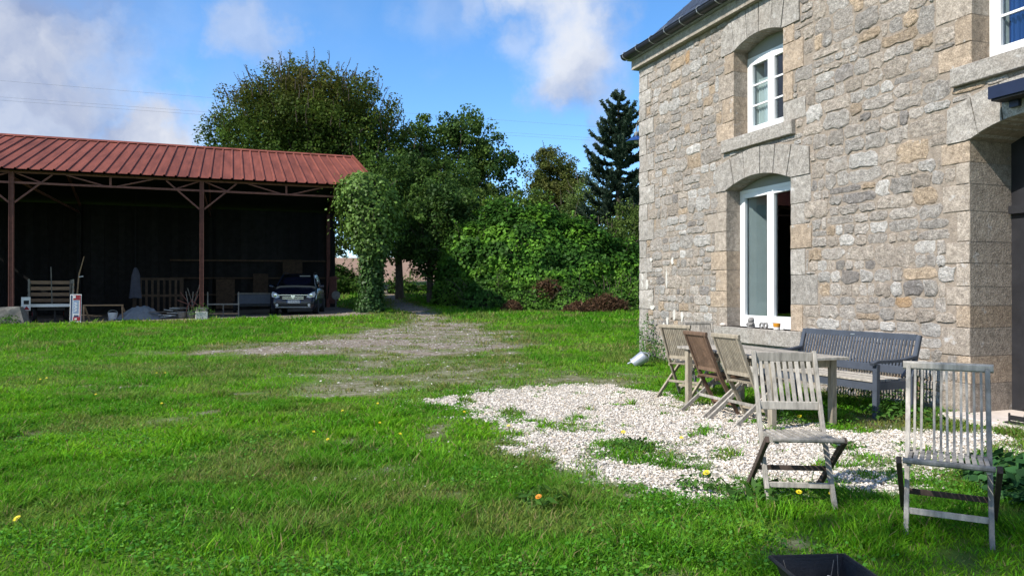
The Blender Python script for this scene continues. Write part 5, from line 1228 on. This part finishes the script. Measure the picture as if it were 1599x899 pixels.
# ---- monkey-puzzle conifer: whorls of thick spiny branches curving up at the tips
def araucaria(loc, H, label):
    z0 = g1(*loc); t = empty('monkey_puzzle_tree', (loc[0], loc[1], z0 - .1), 0, label, 'conifer')
    obj('trunk', MB().tube([(0, 0, -.2), (0, 0, H * .5), (0, 0, H)], [.24, .17, .05], 10), M['bark'], t, smooth=60)
    P, Nn, S = [], [], []; core = MB()
    def rope(pts, r):
        core.tube([tuple(p) for p in pts], [r * .55] * (len(pts) - 1) + [r * .3], 5, False)
        pts = np.array(pts); seg = np.linalg.norm(np.diff(pts, axis=0), axis=1); L_ = seg.sum(); n = int(L_ * 95)
        f = rng.random(n) * (len(pts) - 1); i = f.astype(int); p = pts[i] + (pts[i + 1] - pts[i]) * (f - i)[:, None]; d = pts[i + 1] - pts[i]; d /= np.linalg.norm(d, axis=1, keepdims=True)
        rd = rand_dirs(n); rd -= d * (rd * d).sum(1, keepdims=True); rd /= np.linalg.norm(rd, axis=1, keepdims=True)
        P.append(p + rd * r * .7); Nn.append(np.cross(d, rd) + rng.normal(0, .4, (n, 3))); S.append(rng.uniform(.10, .17, n))
    z = H * .12
    while z < H - .15:
        f = (z - H * .12) / (H * .88); ln = (2.8 * (1 - f) ** .62 + .35) * rng.uniform(.75, 1.15); nb_ = 6; q0_ = rng.uniform(0, 6.28)
        for k in range(nb_):
            q = q0_ + 2 * math.pi * k / nb_ + rng.normal(0, .15); l_ = ln * rng.uniform(.75, 1.1); dx, dy = math.cos(q), math.sin(q); pts = []; zj = rng.normal(0, .22)
            for u in np.linspace(0, 1, 7): pts.append((dx * l_ * u, dy * l_ * u, z + zj * u + l_ * (-.16 * math.sin(u * math.pi * .8) + .34 * u ** 3) + .35 * f * u * l_))
            rope(pts, .125)
            for u in (2, 3, 4, 5):
                for s in (-1, 1):
                    if rng.random() < .2: continue
                    a = np.array(pts[u]); sl_ = l_ * .34 * (1 - .10 * u) * rng.uniform(.7, 1.2); sdv = np.array([dx * .65 - s * dy * .7, dy * .65 + s * dx * .7, .28])
                    rope([a, a + sdv * sl_ * .5 - np.array([0, 0, .03]), a + sdv * sl_ + np.array([0, 0, .22 * sl_])], .11)
        z += .45 if f < .6 else .40
    rope([(0, 0, H - .5), (0, 0, H + .25)], .11)
    P = np.concatenate(P); Nn = np.concatenate(Nn); S = np.concatenate(S); col = np.array([.028, .055, .030]) * np.clip(1 + rng.normal(0, .28, len(P)), .4, 1.9)[:, None]
    me = leaf_mesh('spines', P, Nn, S, col, .42); me.materials.append(M['leaf_gloss']); obj('spines', me, None, t)
    obj('branches', core, pmat('conifer_twig', (.03, .05, .028), .9, .3, 8), t)
araucaria((6.05, 42.0), 11.45, 'tall dark spiky conifer rising beside the house corner')

# ---- ivy-clad stump by the barn corner
iv = empty('ivy_clad_trunk', (-5.42, 28.15, g1(-5.42, 28.15) - .05), 0, 'ivy-covered tree stump at the right end of the barn', 'ivy')
prof = [(0, .58), (.35, .40), (1.2, .36), (1.9, .42), (2.5, .78), (3.1, 1.05), (4.2, 1.12), (4.8, 1.0), (5.15, .6), (5.32, .2)]
n = 15000; zz = 5.3 * rng.random(n) ** .92; rr = np.interp(zz, [p[0] for p in prof], [p[1] for p in prof]); q = rng.uniform(0, 6.28, n)
lump = fbm(np.cos(q) * 2.2 + 5, zz * 2.0 + np.sin(q) * 2.2, 8, 3); rr = .84 * rr * (.62 + .78 * 1.25 * (lump - .1) * (.5 + .5 * sstep(1.8, 3.2, zz)) + .18 * (1 - sstep(1.8, 3.2, zz))) + rng.normal(0, .09, n) + np.abs(rng.normal(0, .30, n)) * (rng.random(n) < .10) * sstep(1.5, 2.6, zz); cxs = .18 * np.sin(zz * .9) - .05
P = np.stack([cxs + rr * np.cos(q), rr * np.sin(q) * .9, zz], 1); Nn = np.stack([np.cos(q), np.sin(q), np.full(n, .45)], 1) + rng.normal(0, .45, (n, 3))
lit_top = (sstep(1.6, 3.0, zz + rng.normal(0, .3, n)))[:, None]; col = np.array([.030, .068, .016]) * (1 - lit_top) + np.array([.088, .155, .028]) * lit_top  # lower leaves darker: the barn roof's shadow put into the tint
col = col * np.clip(1 + rng.normal(0, .28, n), .35, 1.8)[:, None]
me = leaf_mesh('leaves', P, Nn, rng.uniform(.07, .16, n), np.clip(col * 1.25, 0, 1), .85); me.materials.append(M['leaf_gloss']); obj('leaves', me, None, iv)
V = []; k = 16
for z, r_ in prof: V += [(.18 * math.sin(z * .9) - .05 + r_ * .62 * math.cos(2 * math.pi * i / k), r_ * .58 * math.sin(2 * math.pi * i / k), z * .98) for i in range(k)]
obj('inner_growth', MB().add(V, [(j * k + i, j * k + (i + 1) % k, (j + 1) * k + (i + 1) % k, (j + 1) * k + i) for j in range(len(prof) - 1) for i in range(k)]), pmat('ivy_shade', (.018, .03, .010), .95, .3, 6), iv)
obj('trunk', MB().tube([(-.05, 0, -.2), (.05, 0, 1.2), (.12, 0, 2.4), (.0, 0, 4.6)], [.30, .24, .2, .1], 10), M['bark'], iv)
for k in range(14):
    q = rng.uniform(0, 6.28); z = rng.uniform(3.2, 5.0); r_ = np.interp(z, [p[0] for p in prof], [p[1] for p in prof])
    a = np.array([r_ * .8 * math.cos(q), r_ * .8 * math.sin(q), z]); e = a + np.array([math.cos(q) * .45, math.sin(q) * .45, rng.uniform(.0, .5)])
    obj('ivy_shoot', MB().tube([tuple(a), tuple(e)], [.02, .008], 5), M['bark'], iv)

# ---- bramble and vine bank
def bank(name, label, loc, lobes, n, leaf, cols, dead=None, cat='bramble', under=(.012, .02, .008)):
    z0 = g1(*loc); t = empty(name, (loc[0], loc[1], z0 - .1), 0, label, cat, 'bramble banks behind the yard')
    Lb = np.array(lobes); area = (Lb[:, 3] * Lb[:, 5] + Lb[:, 4] * Lb[:, 5] + Lb[:, 3] * Lb[:, 4]); pk = rng.choice(len(lobes), n, p=area / area.sum())
    D = rand_dirs(n); D[:, 2] = np.abs(D[:, 2]) * 1.0 - .12 * (rng.random(n) < .35); L_ = Lb[pk]
    bump = .82 + .42 * fbm(D[:, 0] * 3 + pk * 7.3, D[:, 2] * 3 + D[:, 1] * 2, 12, 4) + rng.normal(0, .035, n)
    P = L_[:, :3] + D * L_[:, 3:6] * bump[:, None]
    ins = np.zeros(n, bool)
    for j, l in enumerate(lobes):
        r2 = (((P - np.array(l[:3])) / (np.array(l[3:6]) * .80)) ** 2).sum(1); ins |= (r2 < 1) & (pk != j)
    k = ~ins & (P[:, 2] > -.05); P, D, pk = P[k], D[k], pk[k]; n = len(P)
    Nn = D + rng.normal(0, .5, (n, 3)) + np.array([0, 0, .35])
    f = fbm(P[:, 0] * .8, P[:, 2] * 1.1 + P[:, 1] * .5, 31, 4); ci = np.clip((sstep(.34, .66, f) * len(cols) + rng.normal(0, .6, n)).astype(int), 0, len(cols) - 1)
    col = np.array(cols)[ci] * np.clip(1 + rng.normal(0, .26, n), .35, 1.8)[:, None]; sz_ = leaf * rng.uniform(.5, 1.4, n)
    me = leaf_mesh('leaves', P, Nn, sz_, np.clip(col * np.array([1.5, 1.75, 1.15]), 0, 1), .75); me.materials.append(M['leaf']); obj('leaves', me, None, t)
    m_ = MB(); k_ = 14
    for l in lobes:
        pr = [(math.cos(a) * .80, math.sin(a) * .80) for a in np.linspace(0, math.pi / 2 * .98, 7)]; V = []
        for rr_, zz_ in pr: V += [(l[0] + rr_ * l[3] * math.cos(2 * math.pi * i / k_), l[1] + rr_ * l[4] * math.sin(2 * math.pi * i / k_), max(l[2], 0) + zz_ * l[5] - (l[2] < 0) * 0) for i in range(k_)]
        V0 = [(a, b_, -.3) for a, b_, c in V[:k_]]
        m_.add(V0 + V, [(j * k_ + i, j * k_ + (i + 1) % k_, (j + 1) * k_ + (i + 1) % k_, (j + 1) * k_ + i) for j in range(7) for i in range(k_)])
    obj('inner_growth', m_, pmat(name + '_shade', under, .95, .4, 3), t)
    mb_ = MB()
    LP, LD = [], []
    for i in range(130):
        l = lobes[rng.integers(len(lobes))]; d = rand_dirs(1)[0]; d[2] = abs(d[2]); p = np.array(l[:3]) + d * np.array(l[3:6]) * .9; e = p + d * rng.uniform(.2, .8) + np.array([rng.normal(0, .3), rng.normal(0, .3), rng.uniform(-.1, .6)]); LP += [p + (e - p) * f_ + rng.normal(0, .05, 3) + np.array([0, 0, .1 * math.sin(3.1 * f_)]) for f_ in rng.uniform(.3, 1, 16)]
        mb_.tube([tuple(p), tuple((p + e) / 2 + np.array([0, 0, .12])), tuple(e)], [.018, .012, .006], 4, False)
    LP = np.array(LP); lc = np.array(cols)[rng.integers(len(cols), size=len(LP))] * np.clip(1 + rng.normal(0, .25, len(LP)), .4, 1.7)[:, None]
    me = leaf_mesh('shoot_leaves', LP, rand_dirs(len(LP)) + np.array([0, 0, .5]), leaf * rng.uniform(.5, 1.1, len(LP)), np.clip(lc * np.array([1.7, 1.85, 1.15]), 0, 1), .7); me.materials.append(M['leaf']); obj('shoot_leaves', me, None, t)
    obj('canes', mb_, M['bark'], t)['kind'] = 'stuff'; return t
VINE = [(.026, .060, .014), (.040, .088, .018), (.060, .125, .022), (.085, .160, .026)]
bank('vine_bank', 'great leafy green vine and bramble bank left of the house', (.6, 34.2),
     [(0, 0, 1.5, 2.6, 2.0, 2.9), (-2.0, .2, 1.1, 2.0, 1.8, 2.7), (2.3, .2, 1.2, 2.3, 1.9, 2.6), (.8, -.9, .3, 2.6, 1.6, 2.0), (-1.2, .8, 2.7, 1.6, 1.4, 2.1), (4.1, .2, .7, 1.9, 1.6, 2.3), (.9, .8, 2.3, 1.8, 1.2, 2.3)], 62000, .17, VINE)
bank('bramble_bank', 'low bramble bank along the foot of the vine bank', (2.0, 31.6),
     [(-2.9, .2, 0, 1.5, 1.1, 1.3), (-1.2, .1, 0, 1.5, 1.1, 1.15), (.6, .0, 0, 1.7, 1.1, 1.2), (2.6, .2, 0, 1.5, 1.0, 1.0), (4.2, .3, 0, 1.7, 1.1, 1.5)], 22000, .12, [(.030, .065, .016), (.045, .09, .02), (.062, .115, .024)])
bank('shrub_bank', 'dark shrubs beside the end of the path', (-2.3, 33.4),
     [(-.3, .3, .2, 1.1, 1.0, 1.5), (.6, .5, .8, 1.2, 1.0, 2.2), (-.1, .9, 1.6, 1.0, 1.0, 2.2)], 15000, .13, [(.028, .06, .016), (.04, .08, .018), (.06, .11, .022)], cat='shrub')
bank('low_hedge', 'dark hedge beyond the right end of the barn', (-9.2, 44.5),
     [(-2.3, 0, .4, 2.2, 1.0, 1.5), (.0, .2, .2, 1.3, .9, .8), (2.6, .8, .2, .9, .8, .6)], 10000, .16, [(.03, .06, .016), (.045, .08, .02)], cat='hedge')
# dry fern heaps
for k, (px, py, w_, h_, lab) in enumerate(((946, 478, 1.0, .75, 'heap of rust-brown dry fern close to the house corner'), (905, 492, .70, .40, 'low brown clump of dry fern at the grass edge'), (855, 452, .75, .95, 'withered brown bracken hanging in the vine bank'), (800, 483, .45, .40, 'small tuft of dead brown bracken in the bramble bank'))):
    yq = (30.2, 29.9, 31.2, 30.4)[k]; xq = (px - 799.5) / 1155 * yq; z0 = g1(xq, yq); zc = 1.38 + (455 - py) * yq / 1155
    t = empty('dry_fern', (xq, yq, z0), 0, lab, 'fern', 'dry brown ferns in the brambles'); n = 2600
    D = rand_dirs(n); D[:, 2] = np.abs(D[:, 2]); P = D * np.array([w_, .45, max(h_, zc - z0 + h_ * .6) if k == 2 else h_]) * (rng.random(n) ** .35)[:, None] * (.75 + .5 * fbm(D[:, 0] * 4, D[:, 2] * 4, 3 + k))[:, None]
    if k == 2: P[:, 2] = np.abs(P[:, 2]) * .6 + .5
    col = np.array([.115, .066, .038]) * np.clip(1 + rng.normal(0, .35, n), .3, 1.9)[:, None]
    me = leaf_mesh('fronds', P, rand_dirs(n), rng.uniform(.08, .22, n), np.clip(col, 0, 1), .28); me.materials.append(M['leaf']); obj('fronds', me, None, t)
    m_ = MB()
    for i in range(14): e = P[rng.integers(n)]; m_.tube([(e[0] * .3, e[1] * .3, -.05), tuple(e * .6 + np.array([0, 0, .05])), tuple(e)], [.012, .009, .004], 4, False)
    obj('stalks', m_, M['plank'], t)

# ---- weeds, flowers
def weed(name, label, loc, h, spread, n, leaf, cols, group, asp=.5, z=None):
    t = empty(name, (loc[0], loc[1], (g1(*loc) if z is None else z) - .01), rng.uniform(0, 6.28), label, 'weed', group)
    q = rng.uniform(0, 6.28, n); r_ = spread * np.sqrt(rng.random(n)); hh = h * rng.random(n) ** .8 * (1.1 - .5 * r_ / spread)
    P = np.stack([r_ * np.cos(q), r_ * np.sin(q), hh + .015], 1); Nn = np.stack([np.cos(q) * .5, np.sin(q) * .5, np.full(n, .9)], 1) + rng.normal(0, .35, (n, 3))
    col = np.array(cols)[rng.choice(len(cols), n)] * np.clip(1 + rng.normal(0, .22, n), .4, 1.7)[:, None]
    me = leaf_mesh('leaves', P, Nn, leaf * rng.uniform(.5, 1.3, n), np.clip(col, 0, 1), asp); me.materials.append(M['leaf']); obj('leaves', me, None, t)
    m_ = MB()
    for i in range(min(n, 26)): m_.tube([(P[i, 0] * .25, P[i, 1] * .25, -.01), (P[i, 0] * .7, P[i, 1] * .7, P[i, 2] * .7), tuple(P[i])], [.004, .003, .002], 4, False)
    obj('stems', m_, M['stem'], t); return t
WG = [(.055, .14, .022), (.08, .175, .03), (.045, .11, .02)]
def hw(t, d): return (HC[0] + .341 * t - .94 * d, HC[1] - .94 * t - .341 * d)
GW = 'weeds along the house wall'
weed('wall_weed', 'tall leafy weed climbing the wall by the watering can', hw(.55, .16), .95, .22, 330, .06, WG, GW)
weed('wall_weed', 'bushy weed at the wall foot behind the far chairs', hw(1.15, .28), .48, .42, 420, .06, WG, GW)
weed('wall_weed', 'low weed against the wall under the window sill', hw(2.6, .2), .35, .35, 260, .05, WG, GW)
weed('wall_weed', 'leafy weed under the near end of the bench', hw(6.05, .30), .34, .40, 330, .05, WG, GW)
weed('wall_weed', 'weed at the wall between the bench and the door', hw(6.65, .15), .42, .22, 220, .05, WG, GW)
weed('wall_weed', 'leafy plants beside the doorstep', hw(7.1, .85), .20, .42, 320, .07, WG, GW)
weed('mallow_plant', 'broad dark green mallow plant behind the right-hand chair', (3.72, 5.25), .22, .50, 420, .10, [(.035, .10, .032), (.05, .13, .04)], 'broad-leaved garden plants', .95)
weed('mallow_plant', 'second mallow clump nearer the right edge of the lawn', (3.60, 4.75), .16, .42, 300, .09, [(.035, .10, .032), (.05, .13, .04)], 'broad-leaved garden plants', .95)
weed('dandelion_plant', 'dandelion rosette of jagged leaves under the front chair', onground(1192, 782), .13, .24, 110, .11, WG, 'dandelion plants', .35)
weed('dandelion_plant', 'dandelion rosette in the open lawn below the gravel', onground(845, 785), .10, .17, 90, .08, WG, 'dandelion plants', .35)
weed('dandelion_plant', 'weed tuft growing through the middle of the gravel', onground(985, 700), .09, .22, 150, .06, WG, 'dandelion plants', .4)
weed('dandelion_plant', 'small weed tuft on the gravel nearest the table', onground(1225, 662), .12, .22, 120, .06, WG, 'dandelion plants', .4)
weed('dandelion_plant', 'dark weed clump at the near edge of the gravel', onground(1098, 765), .10, .2, 120, .06, WG, 'dandelion plants', .4)
weed('dandelion_plant', 'weed on the gravel between the two near chairs', onground(1325, 700), .07, .16, 90, .05, WG, 'dandelion plants', .4)
weed('post_weed', 'weed growing round the middle barn post footing', bw(BAY, -.15), .55, .45, 260, .09, WG, 'weeds at the barn posts')
weed('post_weed', 'weed growing at the left concrete footing of the barn', bw(.05, -.62), .35, .35, 200, .08, WG, 'weeds at the barn posts')
fm = MB(); k = 15
for i in range(k):
    for ring, (r0, r1, z_) in enumerate(((.004, .021, .0), (.003, .014, .006))):
        a = 2 * math.pi * (i + ring * .5) / k; d_ = .19
        fm.add([(r0 * math.cos(a), r0 * math.sin(a), z_), (r1 * .75 * math.cos(a - d_), r1 * .75 * math.sin(a - d_), z_ + .004), (r1 * math.cos(a), r1 * math.sin(a), z_ + .005), (r1 * .75 * math.cos(a + d_), r1 * .75 * math.sin(a + d_), z_ + .004)], [(0, 1, 2, 3)])
fme = fm.mesh('petals'); fme.materials.append(M['petal']); ome = fm.mesh('petals'); ome.materials.append(M['petal_orange'])
stm = MB().tube([(0, 0, -.09), (.004, .003, -.04), (0, 0, 0)], [.0022, .0022, .003], 5).mesh('stem'); stm.materials.append(M['stem'])
FL = [(1103, 757, 1.35, 0, 'yellow flower at the near edge of the gravel'), (1271, 748, 1.4, 0, 'yellow flower under the seat of the front chair'), (1248, 660, 1.3, 0, 'yellow flower in the grass beside the table leg'), (1247, 781, 1.0, 0, 'small yellow flower just below the front chair stretcher'),
      (1208, 657, .9, 0, 'small yellow flower left of the table leg'), (1297, 782, .9, 0, 'yellow bud by the right foot of the front chair'), (1493, 745, 1.4, 0, 'yellow flower beneath the seat of the right-hand chair'), (973, 684, 1.2, 0, 'yellow flower on the weed tuft amid the gravel'),
      (1064, 690, 1.0, 0, 'yellow flower on the small tuft in the gravel'), (841, 793, 1.1, 1, 'orange flower on its own in the open lawn'), (794, 669, .9, 0, 'yellow flower at the left edge of the gravel'), (725, 645, .8, 0, 'yellow flower left of the gravel tip'),
      (28, 830, 1.1, 0, 'yellow flower in the lower left lawn')]
for px, py, s_, og, lab in FL:
    p = onground(px, py + 8); t = empty('dandelion_flower', (p[0], p[1], g1(*p) + .085 * s_), 0, lab, 'flower', 'yellow flowers in the grass'); t.scale = (s_,) * 3; t.rotation_euler = (R(28), rng.normal(0, .15), rng.normal(0, .3))
    obj('petals', ome if og else fme, None, t); obj('stem', stm, None, t)
for px, py in ((245, 590), (258, 590), (253, 640), (150, 625), (63, 600), (73, 598), (490, 687), (535, 652), (593, 672), (512, 700), (590, 640), (625, 690)):
    p = onground(px, py); t = empty('dandelion_flower', (p[0], p[1], g1(*p) + .075), 0, 'tiny yellow flower scattered over the left lawn', 'flower', 'tiny flowers on the left lawn'); t.rotation_euler = (R(25), 0, rng.normal(0, .4)); t.scale = (.8,) * 3
    obj('petals', fme, None, t); obj('stem', stm, None, t)

# ---- overhead power lines
for k, (a, c, lab) in enumerate(((((-650, 316), (132, 257)), 0, 'uppermost thin power line across the sky'), (((-681, 294), (138, 239)), 0, 'middle thin power line across the sky'), (((-681, 289), (138, 235)), 0, 'lowest thin power line across the sky'))):
    (x0, y0), (x1, y1) = a; Y0 = 62.0; z = 1.38 + y0 * Y0 / 1155; Y1 = (z - 1.38) * 1155 / y1
    p0 = np.array([x0 / 1155 * Y0, Y0, z]); p1 = np.array([x1 / 1155 * Y1, Y1, z]); d = p1 - p0; pts = []
    for f in np.linspace(-.6, 1.8, 25): q = p0 + d * f; pts.append((q[0], q[1], q[2] - .35 * math.sin(math.pi * (f + .6) / 2.4) + .3))
    tag(obj('power_line', MB().tube(pts, .008, 5), M['cable']), lab, 'power line', 'overhead power lines')
